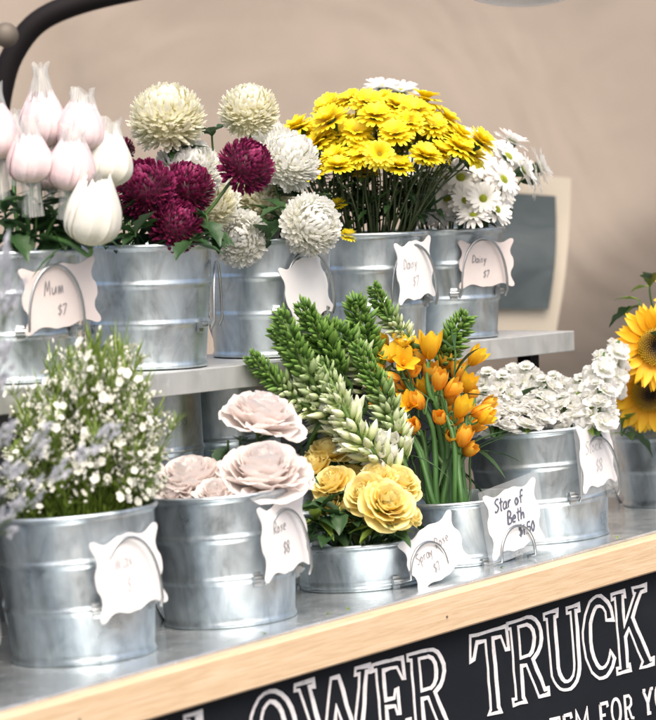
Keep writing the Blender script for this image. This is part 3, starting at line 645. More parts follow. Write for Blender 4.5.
def daisy_mesh(R, mat, eye, n=17, rows_=3, droop=.0, seed=0, wide=.26):
    random.seed(seed); mb = MB()
    for k in range(rows_):
        for i in range(n):
            ph = 2 * pi * (i + .5 * (k % 2) + random.uniform(-.2, .2)) / n; d = V((cos(ph), sin(ph), 0))
            petal(mb, d * R * .12 + Z * (.002 + .0035 * k), d, Z, R * (.92 - .10 * k) * random.uniform(.88, 1.06), R * wide * random.uniform(.85, 1.15), 'daisy', a0=.36 + .30 * k, curl=-.60 + droop + random.uniform(-.25, .2), wrap=.35, nl=5, nw=2)
    bl = mb.mesh('petals', M[mat])
    me = MB(); rows = []; tt = []
    for a in range(7):
        th = pi * .5 * a / 6; m = 16
        rows.append([V((sin(th) * cos(2 * pi * b / m) * R * .22, sin(th) * sin(2 * pi * b / m) * R * .22, .006 + cos(th) * R * .12 + random.uniform(0, .0006))) for b in range(m)]); tt += [(random.random(), 1 - a / 6, .5) for _ in range(m)]
    me.grid(rows, tt, close=True)
    for i in range(40):
        r_ = R * .21 * sqrt(i / 40); me_c = V((r_ * cos(i * GA), r_ * sin(i * GA), .006 + R * .12 * sqrt(max(0, 1 - i / 42)))); blob(me, me_c, Z, .002, .0011, 5, 3, (random.random(), 1, .5))
    ey = me.mesh('eye', M[eye])
    mc = MB(); lathe(mc, [(.0015, -.012), (.004, -.008), (R * .26, .000), (R * .28, .004), (R * .15, .006)], 12); cal = mc.mesh('calyx', M['leaf'])
    return bl, ey, cal
def rose_mesh(R, mat, seed=0, n=34, open_=1., outer=1.35, ruf=.05, flat=1.):
    random.seed(seed); mb = MB()
    for i in range(n):
        t = i / (n - 1); ph = i * GA + random.uniform(-.2, .2); d = V((cos(ph), sin(ph), 0))
        th = (.04 + outer * t ** 1.1 * open_)                 # lean from vertical
        rb = R * (.03 + .14 * t)
        z0 = R * (.16 * (1 - t) - .02)
        up = (Z * cos(th) + d * sin(th)).normalized(); n_ = (-d * cos(th) + Z * sin(th)).normalized()
        L = R * (.78 + .14 * t) * random.uniform(.94, 1.05) * flat
        W = R * (.62 + .72 * t) * random.uniform(.92, 1.08)
        base = (1.15 - .25 * t) * (.9 if t < .8 else .75)
        # cup: bends in over its length, the very tip rolls back
        petal2(mb, d * rb + Z * z0, up, n_, L, W, -.35 - .15 * t, base, -(.5 + 1.5 * t) * random.uniform(.6, 1.2), 1.35 - .45 * t, ruf * (.5 + t))
    return mb.mesh('bloom', M[mat])
def petal2(mb, P, d, n, L, W, a0, cup, roll, wrap, ruf, nl=10, nw=8):
    d = d.normalized(); n = (n - d * n.dot(d)).normalized(); s = d.cross(n); pos = V(P); rows = []; tt = []; r = random.random(); ph = random.random() * 6; a = a0
    prw = [.32, .62, .85, 1.0, 1.06, 1.0, .72]
    sk = random.uniform(-.25, .25)
    for i in range(nl + 1):
        t = i / nl; dn = n * cos(a) - d * sin(a); dd = d * cos(a) + n * sin(a); w = W * interp(prw, t) * .5; row = []
        wr = wrap * (1 - .55 * max(0, t - .6) / .4)
        for j in range(nw + 1):
            q = -1 + 2 * j / nw; x = sin(q * wr) / wr * w; y = (1 - cos(q * wr)) / wr * w
            e = ruf * W * t * t * (sin(ph + q * 3.1) * .6 + .4 * sin(ph * 2 + q * 7 + t * 3))
            tip = -L * .16 * max(0, t - .55) / .45 * (q * q + .5 * sk * q)      # rounded, slightly skewed outline
            row.append(pos + s * x + dn * (y + e) + dd * tip); tt.append((r, t, .5))
        rows.append(row)
        step = (cup if t < .72 else roll * 2.2) / nl
        a += step; am = a - step * .5
        pos = pos + (d * cos(am) + n * sin(am)) * (L / nl)
    mb.grid(rows, tt)
def bud_mesh(R, L, mat, seed=0, n=14):
    """closed egg of broad overlapping petals, all following the same egg profile"""
    random.seed(seed); mb = MB()
    for i in range(n):
        lay = 1 + .045 * (i % 3) + .02 * random.random(); ph0 = i * GA; hw = random.uniform(.42, .62); tl = random.uniform(.88, 1.03); r = random.random(); rows = []; tt = []
        nl, nw = 12, 6
        for a in range(nl + 1):
            t = a / nl * tl; row = []
            env = R * interp([.44, .82, .98, 1.03, 1.02, .99, .92, .82, .71, .58, .42], min(1, t))
            wd_ = hw * interp([.6, .95, 1.05, 1.1, 1.1, 1.0, .75, .35], a / nl)
            for b in range(nw + 1):
                q = -1 + 2 * b / nw; ph = ph0 + q * wd_ + .25 * t; rr = env * lay * (1 + .06 * q * abs(q) + .030 * sin(q * 6 + i) + .05 * max(0, a / nl - .8) * 5 * (1 - q * q))
                row.append(V((rr * cos(ph), rr * sin(ph), L * t - .003 * q * q * t + .002 * sin(i * 3 + q * 4) * t))); tt.append((r, t, .5))
            rows.append(row)
        mb.grid(rows, tt)
    return mb.mesh('petals', M[mat])
def sleeve_mesh(R, L, neck, skirt, seed=0):
    """net: a loose skirt round the stem and a gathered top; two meshes"""
    random.seed(seed); out = []
    for prof, e, nn, top in (([(R * .50, -skirt), (R * .46, -skirt * .4), (R * .50, .0), (R * .60, .010)], .10, 4, False),
                             ([(R * .74, L * .84), (R * .60, L * .96)] + ([(R * .40, L + neck * .35), (R * .30, L + neck * .65), (R * .36, L + neck)] if neck > .03 else [(R * .50, L + neck * .5), (R * .52, L + neck + .006)]), .22, 5, True)):
        mb = MB(); ph = random.random() * 6; P = smooth_path([(r, 0, z) for r, z in prof], 3); lathe(mb, [(q.x, q.z) for q in P], 30); zb, zt = prof[0][1], prof[-1][1]
        for i, (x, y, z) in enumerate(mb.v):
            a = math.atan2(y, x); f = (z - zb) / (zt - zb); k = 1 + e * (f if top else 1 - f) * (sin(nn * a + ph + z * 40) + .5 * sin((nn + 4) * a - ph))
            mb.v[i] = (x * k, y * k, z + (.006 * f * sin(3 * a + ph) if top else 0))
        out.append(mb.mesh('net', M['net']))
    return out
random.seed(77); mb = MB()
lathe(mb, [(.003, -.010), (.007, -.006), (.015, .002), (.021, .009), (.022, .012)], 14); BCAL = mb.mesh('calyx', M['leaf'])
def spike_mesh(L, seed=0, n=110, white=.55, R=.016, bs=1.):
    """dense raceme: tight green buds at the tip growing to pale opening buds below; origin at the lower end"""
    random.seed(seed); mb = MB(); bend = V((random.uniform(-.02, .02), random.uniform(-.02, .02), 0)); b0 = V((random.uniform(-.03, .03), random.uniform(-.03, .03), 0))
    cen = lambda t: Z * (L * t) + bend * t * t + b0 * sin(pi * t) * .7
    for i in range(n):
        t = (i / n) ** .74; ph = i * GA + random.uniform(-.3, .3); age = 1 - t; d = V((cos(ph), sin(ph), 0))
        out = (.85 - .35 * t) * random.uniform(.75, 1.2); dr = (d * sin(out) + Z * cos(out)).normalized()
        s = (.50 + .50 * min(1, age * 1.7)) * random.uniform(.7, 1.25) * (1 + (bs - 1) * min(1, age * 2))
        rad = R * (.55 + .45 * min(1, age * 9)) * random.uniform(.75, 1.2)
        wv = max(0, min(1, (white - t) / .45 + random.uniform(-.2, .2)))
        p = cen(t) + d * rad * .55
        if wv > .75 and random.random() < .25:      # splitting bud
            for k in range(4):
                q = k * 1.57 + ph; o = dr.orthogonal().normalized(); e = o * cos(q) + dr.cross(o) * sin(q)
                petal(mb, p, dr + e * .35, e * -1, .028 * s, .011 * s, 'tulip', 0, .25, .8, 5, 2, tb=wv)
        else: blob(mb, p, (dr + V((random.uniform(-.2, .2), random.uniform(-.2, .2), 0))), .028 * s * random.uniform(.8, 1.15), .0056 * s, 7, 6, (random.random(), .5, wv), .45)
        for _b in range(2): petal(mb, cen(t) + d * rad * .4 + V((random.uniform(-1, 1), random.uniform(-1, 1), 0)) * .003, (dr + d * random.uniform(.0, .6)), Z, .018 * s + .006, .0042 * s, 'pt', 0, random.uniform(-.3, .8), .3, 3, 2, tin=random.random(), tb=min(wv, .2))
    tube(mb, [cen(0) - Z * .01, cen(.5), cen(.97)], [.005, .004, .002], 7, (.3, .5, .1))
    return mb.mesh('spike', M['spikebud'])
def star_open(R, mat, seed=0, tb=.5, cup=.9, n=6):
    random.seed(seed); mb = MB()
    for i in range(n):
        ph = 2 * pi * i / n + random.uniform(-.1, .1); d = V((cos(ph), sin(ph), 0)); th = .55 + (.1 if i % 2 else 0); up = (Z * cos(th) + d * sin(th))
        petal(mb, d * R * .06, up, (-d * cos(th) + Z * sin(th)), R * random.uniform(.95, 1.1), R * .62, 'tulip', a0=-.1, curl=cup * random.uniform(.8, 1.15), wrap=.75, nl=6, nw=4, tb=tb)
    mb2 = mb; blob(mb2, V((0, 0, .001)), Z, R * .5, R * .14, 6, 4, (.9, .2, tb))
    return mb.mesh('bloom', M[mat])
def floret_cluster(L, n, R, seed=0):
    """stock spike: ruffled florets round a stem, each facing outwards"""
    random.seed(seed); mb = MB()
    for i in range(n):
        t = i / n; ph = i * GA; d = V((cos(ph), sin(ph), .15 + .7 * t * t)).normalized(); s = (1.05 - .3 * t) * (1 if t < .85 else .6); c = Z * L * t + d * (.016 - .008 * t)
        a = d.orthogonal().normalized(); b = d.cross(a)
        for r_ in range(2):
            for k in range(5 - r_):
                q = 2 * pi * (k + r_ * .37) / (5 - r_) + random.uniform(-.25, .25); e = a * cos(q) + b * sin(q); lean = 1.30 - .65 * r_
                dd = (d * cos(lean) + e * sin(lean)); petal(mb, c + d * .003 * r_, dd, d, R * s * random.uniform(.8, 1.1) * (1 - .2 * r_), R * s * 1.0, 'rose', 0, random.uniform(-.45, .3), .35, 6, 6, ruf=.13)
        if random.random() < .3: blob(mb, c + d * .004, d, .008, .003, 5, 4, (.9, 0, .5))
    return mb.mesh('florets', M['stockw'])
def leaf_mesh(L, W, lobed=False, seed=0, mat='leaf'):
    random.seed(seed); mb = MB(); nl = 14 if lobed else 8; rows = []; tt = []; r = random.random()
    for i in range(nl + 1):
        t = i / nl; w = W * .5 * interp(PR['leaf'], t) * ((.62 + .38 * abs(sin(t * pi * 3.6))) if lobed else (1 + .05 * ((i % 2) * 2 - 1)))
        y = -.35 * L * t * t
        rows.append([V((q * w, L * t, y + abs(q) * w * .45 + .1 * w * sin(t * 9 + q))) for q in (-1, -.5, 0, .5, 1)]); tt += [(r, .3 + .5 * abs(q), .5) for q in (-1, -.5, 0, .5, 1)]
    mb.grid(rows, tt); return mb.mesh('leaf', M[mat])
def sprig_mesh(L, seed, kind='wax'):
    random.seed(seed); st = MB(); fl_ = MB(); lf = MB()
    main = smooth_path([V((0, 0, 0)), V((random.uniform(-.01, .01), random.uniform(-.01, .01), L * .5)), V((random.uniform(-.03, .03), random.uniform(-.03, .03), L))], 6)
    tube(st, main, [.0016 - .0009 * i / (len(main) - 1) for i in range(len(main))], 5)
    def blossom(c, ax, R):
        a = ax.orthogonal().normalized(); b = ax.cross(a)
        for k in range(5):
            q = 2 * pi * k / 5; e = a * cos(q) + b * sin(q); petal(fl_, c, (e + ax * .35), ax, R, R * .95, 'rose', 0, -.2, .3, 3, 2)
        blob(fl_, c, ax, R * .4, R * .22, 5, 3, (.9, 0, 0))
    for i in range(11 if kind == 'wax' else 13):
        t = .30 + .68 * i / 12; idx = int(t * (len(main) - 1)); p = main[idx]; ph = i * GA; up = random.uniform(.7, 1.3)
        d = V((cos(ph), sin(ph), up)).normalized(); bl = L * random.uniform(.10, .2) * (1.25 - t * .5)
        e = p + d * bl; tube(st, [p, p + d * bl * .5 + Z * .002, e], .0008, 4, cap=False)
        for j in range(random.randint(3, 5)):
            q = e + V((random.uniform(-1, 1), random.uniform(-1, 1), random.uniform(-.6, 1))) * .011; tube(st, [p + d * bl * .7, q], .0005, 3, cap=False)
            if kind == 'wax':
                if random.random() < .30: blossom(q, (q - p).normalized(), random.uniform(.0046, .0072))
                else: blob(fl_, q, (q - p).normalized(), .006, .0026, 5, 4, (random.random(), .2, .5))
            else:
                for m in range(6): blossom(q + V((random.uniform(-1, 1), random.uniform(-1, 1), random.uniform(-1, 1))) * .006, (V((random.uniform(-1, 1), random.uniform(-1, 1), 1))).normalized(), random.uniform(.0035, .0055))
    for i in range(74 if kind == 'wax' else 10):
        t = random.uniform(.05, .97); p = main[int(t * (len(main) - 1))]; ph = random.random() * 6.3
        d = V((cos(ph), sin(ph), random.uniform(.4, 1.4))).normalized(); petal(lf, p, d, Z, random.uniform(.016, .040), .0030, 'pt', 0, .3, .2, 3, 1)
    return (st.mesh('stem', M['leafl']), fl_.mesh('blossoms', M['waxf' if kind == 'wax' else 'stat']), lf.mesh('leaves', M['leafl']))

# ------------------------------------------------------------------ flower assembly
def stem_path(p, head, inr, tdir=None, bow=0.):
    """from the pail bottom through its mouth to the head (world coords)"""
    top = p['pos'] + p['M'].to_3x3() @ V((0, 0, p['H']))
    hv = head - top; hv = V((hv.x, hv.y, 0)); R = p['R'] * inr; k = min(1, R / hv.length) if hv.length > 1e-6 else 0
    cross = top + hv * k * .9 + V((random.uniform(-.006, .006), random.uniform(-.006, .006), 0))
    if hv.length > R: cross += V((0, 0, .01))
    base = p['pos'] + p['M'].to_3x3() @ V((0, 0, .012)) - V((hv.x, hv.y, 0)).normalized() * min(R * .5, hv.length * .4) if hv.length > 1e-6 else p['pos'] + Z * .012
    if tdir is None: tdir = Z
    e = (head - cross).length
    pts = smooth_path([base, base.lerp(cross, .5), cross, cross.lerp(head, .55) + Z * e * .03 + V((random.uniform(-1, 1), random.uniform(-1, 1), 0)) * e * .03, head - tdir * min(.02, e * .2), head], 5)
    return base, pts
def flower(name, label, cat, group, p, head, dirv, parts, scale=1., sr=.0028, smat='green', inr=.72, leaves=(), spin=None):
    dirv = dirv.normalized(); base, pts = stem_path(p, head, inr, dirv)
    root = link(name, None); root.location = base; tag(root, label, cat, group)
    mb = MB(); n = len(pts); tube(mb, [q - base for q in pts], [sr * (1.1 - .25 * i / n) for i in range(n)], 7, (random.random(), .5, .5)); link('stem', mb.mesh('stem', M[smat]), root)
    rot = dirv.to_track_quat('Z', 'Y') @ Matrix.Rotation(random.random() * 6.28 if spin is None else spin, 3, 'Z').to_quaternion()
    first = None
    for nm, me in parts:
        if first is None: first = link(nm, me, root, loc=head - base, rot=rot, scale=scale)
        else: link(nm, me, first)
    for (t, L, me, az, el) in leaves:
        q = pts[min(n - 1, int(t * (n - 1)))]; a = radians(az)
        d = V((cos(a) * cos(radians(el)), sin(a) * cos(radians(el)), sin(radians(el)))); x = d.cross(Z).normalized(); zz = x.cross(d)
        m = Matrix((x, d, zz)).transposed(); link('leaf', me, root, loc=q - base, rot=m.to_quaternion(), scale=L)
    return root
MUMLEAF = [leaf_mesh(.07, .042, True, s) for s in (1, 2, 3)]
ROSELEAF = [leaf_mesh(.05, .032, False, s) for s in (4, 5)]
DAISYLEAF = [leaf_mesh(.045, .02, True, s) for s in (6, 7)]
LONG = [leaf_mesh(.16, .014, False, s) for s in (8, 9)]
LEAFL = [leaf_mesh(.05, .02, False, s, 'leafl') for s in (14, 15)]
rz = random.Random(5)
def rl(kind, n, t0=.5, t1=.9, s=1., el=(-20, 50)):
    return [(rz.uniform(t0, t1), s * rz.uniform(.75, 1.15), rz.choice(kind), rz.uniform(0, 360), rz.uniform(*el)) for _ in range(n)]

# -- mums
CREAM = [mum_mesh(.062, 'cream', 620, .0098, seed=s, shag=.06) for s in (1, 2)]
WHITE = [mum_mesh(.052, 'white', 600, .0090, seed=s, shag=.14) for s in (3, 4, 5)]
BURG = [mum_mesh(.050, 'burgundy', 470, .0072, 'spoon', seed=s, curlx=.8, shag=.06) for s in (6, 7)]
def mum(label, p, px, py, Y, rpx, kind, i, dv, lv=3, grp=None, lt=(.55, .92)):
    c = at(px, py, Y); rpx *= 1.08; R0 = {'c': .062, 'w': .052, 'b': .050}[kind]; me = {'c': CREAM, 'w': WHITE, 'b': BURG}[kind][i]
    Rw = rpx * Y / F; s = Rw / (R0 * 1.0)
    dv = V(dv).normalized(); head = c - dv * R0 * .62 * s
    cal = [('bloom', me)]
    flower({'c': 'cream_mum', 'w': 'white_mum', 'b': 'burgundy_mum'}[kind], label, 'mum', grp or 'pompon mums', p, head, dv, cal, s, .0032, 'green', .78, rl(MUMLEAF, lv, *lt))
mum('tall cream pompon mum at the back above the burgundy mums', U1, 167, 119, 5.42, 36, 'c', 0, (0, -.25, 1), 3)
mum('half hidden cream mum directly under the tall cream one', U1, 188, 172, 5.44, 31, 'w', 1, (.1, -.5, 1), 2)
mum('cream mum low between the burgundy mums and the middle pail', U1, 208, 205, 5.46, 27, 'c', 1, (.3, -.6, .8), 2)
mum('large burgundy mum at the left of its pail beside the wrapped blooms', U1, 144, 189, 5.28, 30, 'b', 0, (-.25, -.7, 1), 4)
mum('dark burgundy mum behind and right of the large one', U1, 186, 188, 5.36, 27, 'b', 1, (.4, -.3, .9), 3)
mum('low burgundy mum touching the pail rim', U1, 176, 226, 5.27, 26, 'b', 0, (.5, -.6, .7), 3)
mum('small burgundy mum peeking out behind the white wrapped bloom', U1, 120, 150, 5.46, 14, 'b', 1, (-.2, -.3, 1), 1)
mum('burgundy mum on a bare slanted stem leaning across the white mums', U1, 246, 166, 5.33, 27, 'b', 1, (.75, -.5, .75), 0)
mum('tall cream pompon mum in the middle of the upper row', U2, 249, 111, 5.62, 28, 'c', 1, (0, -.3, 1), 2)
mum('white mum facing right beside the yellow daisies', U2, 288, 161, 5.58, 29, 'w', 0, (.5, -.5, .9), 3)
mum('white mum drooping over the rim above its tag', U2, 311, 225, 5.50, 28, 'w', 1, (.6, -.7, .2), 3)
mum('white mum hanging over the rim at the left of the middle pail', U2, 239, 238, 5.50, 26, 'w', 2, (-.2, -.9, .1), 3)
mum('cream mum half hidden behind the leaning burgundy mum', U2, 262, 196, 5.66, 30, 'c', 0, (-.1, -.5, .9), 3)
mum('cream mum low behind the burgundy mum stem', U2, 216, 202, 5.60, 22, 'w', 2, (-.3, -.6, .6), 2)
mum('small cream mum glimpsed behind the tall middle one', U2, 268, 143, 5.74, 22, 'w', 0, (-.2, -.3, 1), 2)
mum('cream mum low at the back of the middle pail', U2, 275, 222, 5.70, 22, 'w', 1, (.1, -.5, .8), 3)
# leafy filler stems
def leafy(label, p, px, py, Y, n, kind, s=1., name='leafy_stem', grp='leafy stems', mat='green', t0=.5, t1=1.):
    h = at(px, py, Y); flower(name, label, 'leafy stem', grp, p, h, V((0, 0, 1)), [], 1, .0022, mat, .8, rl(kind, n, t0, t1, s, (-30, 60)))
for i, (p, px, py, Y) in enumerate([(U1, 100, 205, 5.27), (U1, 120, 215, 5.25), (U1, 160, 215, 5.32), (U1, 206, 215, 5.28), (U1, 135, 230, 5.23), (U1, 190, 238, 5.24), (U1, 110, 238, 5.30), (U1, 150, 232, 5.3), (U1, 215, 232, 5.32)]):
    leafy('dark leafy mum stem filling the burgundy mum pail', p, px, py, Y, 9, MUMLEAF, .75)
for (p, px, py, Y) in [(U2, 212, 132, 5.66), (U2, 180, 162, 5.6), (U2, 285, 205, 5.52), (U2, 300, 190, 5.6), (U2, 268, 235, 5.5), (U2, 225, 225, 5.56), (U2, 250, 225, 5.6)]:
    leafy('dark leafy mum stem among the white pompon mums', p, px, py, Y, 7, MUMLEAF, .8)
for (px, py) in [(5, 205), (22, 215), (50, 222), (68, 212), (85, 228), (38, 200), (10, 232), (60, 236), (28, 236)]:
    leafy('broad leafy stem under the wrapped blooms', U0, px, py, 5.03 + rz.uniform(-.04, .06), 8, MUMLEAF, .85)

# -- wrapped blooms
WB = [(bud_mesh(.034, .086, 'pink', 1, 18), sleeve_mesh(.034, .086, .040, .052, 1)), (bud_mesh(.035, .080, 'pink', 2, 20), sleeve_mesh(.035, .080, .010, .046, 2)),
      (bud_mesh(.035, .084, 'pink', 5, 18), sleeve_mesh(.035, .084, .018, .058, 5))]
WW = [(bud_mesh(.038, .088, 'wrapwhite', 3, 18), sleeve_mesh(.038, .088, .012, .02, 3)), (bud_mesh(.040, .112, 'wrapwhite', 4, 18), None)]
def wrapped(label, px, py, Y, k, i, s, dv):
    me, sl = (WB if k == 'p' else WW)[i]; dv = V(dv).normalized(); h = at(px, py, Y)
    flower('wrapped_bloom', label, 'wrapped bloom', 'net wrapped blooms', U0, h, dv, [('petals', me), ('calyx', BCAL)] + ([('net_skirt', sl[0]), ('net_top', sl[1])] if sl else []), s, .0042, 'paleGreen', .75, rl(LONG, 1, .5, .7, .5))
# py = lower end of the bloom
wrapped('tall pink wrapped bloom with a long twisted net neck at the back', 44, 146, 5.12, 'p', 0, 1.02, (0, -.1, 1))
wrapped('pink wrapped bloom at front left with a net skirt', 31, 182, 4.98, 'p', 2, .92, (-.02, -.1, 1))
wrapped('pink wrapped bloom in front of the white ones', 70, 190, 4.99, 'p', 1, 1.0, (.10, -.1, 1))
wrapped('pink wrapped bloom behind, with a crumpled net top', 80, 152, 5.10, 'p', 1, 1.02, (.06, 0, 1))
wrapped('pink wrapped bloom cut by the left edge', -5, 160, 5.0, 'p', 2, 1.08, (-.06, 0, 1))
wrapped('pale wrapped bloom standing at the back left', 14, 162, 5.18, 'p', 1, .85, (0, 0, 1))
wrapped('shaded pink wrapped bloom low between the two front ones', 52, 190, 5.12, 'p', 2, .8, (0, 0, 1))
wrapped('white wrapped bloom at the right with a pinched net tip', 104, 186, 5.12, 'w', 0, 1.0, (.10, 0, 1))
wrapped('large white bloom hanging over the pail rim at right', 90, 243, 4.97, 'w', 1, .98, (.16, -.2, 1))

# -- daisies
YD = [daisy_mesh(.030, 'yellow', 'eye_y', 19, 3, dr, s) for s, dr in ((1, .0), (2, -.25), (3, .1))]
WD = [daisy_mesh(.029, 'daisywhite', 'eye_g', 15, 2, dr, s, .27) for s, dr in ((4, .1), (5, -.2), (6, .2))]
def daisy(p, head, dv, kit, s, white=False, lab=None, lv=3):
    b, e, c = kit
    flower('white_daisy' if white else 'yellow_daisy', lab or ('white daisy with green eye in the right upper pail' if white else 'yellow daisy in the dense dome on the upper shelf'), 'daisy',
           'white daisies' if white else 'yellow daisies', p, head, dv, [('petals', b), ('eye', e), ('calyx', c)], s, .0017, 'darkstem' if not white else 'green', .8, rl(DAISYLEAF, lv, .45, .8, .7))
C0 = at(378, 94, 5.9)
for i in range(76):
    r_ = .185 * sqrt((i + .5) / 76); a = i * GA; x_, y_ = r_ * cos(a) + rz.uniform(-.012, .012), r_ * sin(a)
    zt = C0.z - .016 - .092 * (r_ / .185) ** 2 + rz.uniform(-.045, .012)
    h = V((C0.x + x_ - .005, 5.88 + y_ * .75, zt)); daisy(U3, h, V((x_ * 3.6 + rz.uniform(-.35, .35), y_ * 2.0 - .28 + rz.uniform(-.4, .4), 1)), YD[i % 3], rz.uniform(1.0, 1.3))
for (px, py, Y, dv, lab) in [(379, 156, 5.72, (.1, -1, .35), 'yellow daisy turned to face the street below the dome'), (338, 170, 5.72, (0, -.35, 1), 'yellow daisy set low at the front left of the dome'),
                        (399, 170, 5.75, (.1, -.4, 1), 'yellow daisy set low at the front middle of the dome'), (425, 160, 5.75, (.3, -.3, 1), 'yellow daisy just left of the white daisies'),
                        (366, 176, 5.9, (0, -.3, 1), 'yellow daisy deep among the stems'), (455, 150, 5.85, (.5, -.2, 1), 'yellow daisy at the far right of the dome'), (348, 238, 5.79, (.2, -.4, 1), 'small yellow daisy down at the pail rim'), (338, 207, 5.80, (-.3, -.4, 1), 'small yellow bud low on the left of the dome stems')]:
    daisy(U3, at(px, py, Y), V(dv), YD[0], .62 if py > 200 else 1.0, lab=lab)
for i, (px, py, dY, dv) in enumerate([(483, 200, -.12, (.0, -1, .35)), (474, 219, -.13, (-.1, -.5, .9)), (520, 172, -.02, (1, -.2, .35)), (505, 160, .0, (.7, -.5, .7)), (488, 150, .02, (.2, -.4, 1)), (470, 146, .05, (0, -.5, 1)),
        (452, 160, .0, (-.1, -.7, .8)), (440, 175, -.03, (-.2, -.8, .5)), (427, 190, .0, (-.3, -.8, .5)), (460, 180, -.06, (.1, -.9, .5)), (500, 182, -.08, (.7, -.6, .5)), (448, 200, -.06, (-.2, -.9, .3)), (465, 203, -.09, (.1, -.8, .5)),
        (530, 180, .03, (1, -.1, .2)), (510, 145, .06, (.5, -.1, 1)), (455, 140, .08, (0, -.2, 1)), (478, 168, -.05, (0, -.8, .6)), (494, 212, -.10, (.6, -.6, .5)), (433, 158, .06, (-.3, -.4, 1)), (415, 172, .06, (-.4, -.6, .6)), (536, 168, .05, (1, 0, .4)),
        (443, 214, -.04, (-.3, -.8, .4)), (420, 210, .02, (-.4, -.7, .3)), (400, 96, .12, (.1, -.3, 1)), (383, 92, .14, (.0, -.3, 1)), (498, 196, -.02, (.5, -.6, .5)), (408, 98, .16, (.3, 0, 1))]):
    daisy(U4, at(px, py, 6.06 + dY), V(dv), WD[i % 3], 1.2 if py > 185 else 1.38, True)

for i in range(16):
    leafy('dark leafy daisy stem among the yellow daisy stems', U3, 330 + 7 * i, 180 + rz.uniform(-15, 25), 5.93 + rz.uniform(-.04, .06), 12, DAISYLEAF, 1.0, mat='darkstem')
for i in range(9):
    leafy('dark leafy daisy stem among the white daisies', U4, 425 + 9 * i, 195 + rz.uniform(-15, 20), 6.08 + rz.uniform(-.04, .05), 10, DAISYLEAF, 1.0, mat='darkstem')
# -- blush roses
BR = [rose_mesh(.078, 'blush', 1, 46, 1., 1.30, .05, .86), rose_mesh(.06, 'blush', 2, 36, 1., 1.2, .06, .9), rose_mesh(.055, 'blush', 3, 26, .72, 1.05, .05, 1.2)]
def rose(label, p, px, py, Y, me, s, dv, lv, name='blush_rose', grp='blush roses', off=.03, lk=None, sm='green', inr=.8):
    dv = V(dv).normalized(); h = at(px, py, Y) - dv * off * s
    sep = MB(); 
    flower(name, label, 'rose', grp, p, h, dv, [('bloom', me), ('sepals', SEP)], s, .0032, sm, inr, rl(lk or ROSELEAF, lv, .5, .9, 1.))
random.seed(3); mb = MB()
for i in range(5): d = V((cos(i * 1.256), sin(i * 1.256), 0)); petal(mb, V((0, 0, -.004)), d + Z * .5, Z, .026, .008, 'pt', 0, -.7, .3, 4, 2)
blob(mb, V((0, 0, -.012)), Z, .014, .0065, 8, 5); SEP = mb.mesh('sepals', M['leafl'])
rose('large open blush rose in the middle of its pail', P2, 264, 466, 5.03, BR[0], 1.10, (.06, -.45, 1), 2)
rose('open blush rose at the left of its pail beside the filler flowers', P2, 190, 474, 5.05, BR[0], .90, (-.15, -.32, 1), 2)
rose('upright blush rose bloom leaning left above the others', P2, 263, 414, 5.12, BR[1], 1.22, (.22, -.22, .85), 3, off=.02)
rose('small blush rose low against the rim', P2, 214, 489, 4.99, BR[1], .60, (0, -.6, .8), 1)
rose('small blush rose tucked behind the two large ones', P2, 228, 466, 5.14, BR[1], .8, (0, -.3, 1), 1)
rose('blush rose at the back of the pail right of the upright one', P2, 292, 462, 5.14, BR[1], .75, (.4, -.3, 1), 1)
rose('small blush rose crammed at the left rim', P2, 172, 490, 5.02, BR[1], .55, (-.5, -.5, .8), 1)
for (px, py) in [(228, 440), (240, 436), (295, 470)]: leafy('rose stem with dark leaves behind the blush roses', P2, px, py, 5.16, 4, ROSELEAF, .9)

# -- yellow spray roses
YR = [rose_mesh(.040, 'rose_y', 11, 30, 1, 1.25, .05, .95), rose_mesh(.036, 'rose_y', 12, 26, .9, 1.2, .05, 1), rose_mesh(.030, 'rose_y', 13, 18, .6, 1.0, .04, 1.1)]
for i, (lab, px, py, Y, m, s, dv) in enumerate([
    ('yellow rose highest in its pail facing up', 328, 447, 5.42, 0, .86, (-.05, -.3, 1)), ('yellow rose at the centre front turned to the street', 362, 492, 5.27, 1, .98, (-.5, -.75, .5)),
    ('largest yellow rose, leaning out at the right', 390, 500, 5.24, 0, 1.08, (.35, -.75, .65)), ('yellow rose at the right behind the largest one', 402, 478, 5.36, 0, .9, (.4, -.45, .8)),
    ('small yellow rose low at the far right over the tag', 415, 514, 5.26, 2, .75, (.9, -.3, .35)), ('yellow rose at the left side in shade', 330, 478, 5.34, 1, .88, (-.4, -.5, .8)),
    ('yellow rose in the middle behind the front pair', 358, 466, 5.45, 1, .95, (.1, -.35, 1)), ('orange yellow rose deep in the leaves at the left', 326, 500, 5.33, 2, .9, (-.5, -.6, .5)),
    ('yellow rose half hidden under the centre rose', 350, 510, 5.33, 2, .8, (-.2, -.8, .3)), ('yellow rose at the left edge beside the blush rose', 313, 462, 5.40, 1, .8, (-.5, -.3, .8)), ('yellow rose set between the two front roses', 378, 474, 5.34, 2, 1.1, (.1, -.5, .9))]):
    rose(lab, P3, px, py, Y, YR[m], s * 1.2, dv, 3, 'yellow_rose', 'yellow spray roses', .02)
for (px, py) in [(316, 515), (330, 520), (322, 505), (345, 528), (362, 530), (378, 524), (395, 528), (340, 512), (310, 528), (408, 520), (370, 515), (352, 520), (328, 532), (388, 536)]:
    leafy('rose stem with glossy leaves in the short pail', P3, px, py, 5.30 + rz.uniform(-.05, .06), 7, ROSELEAF + LEAFL[:1], .95)

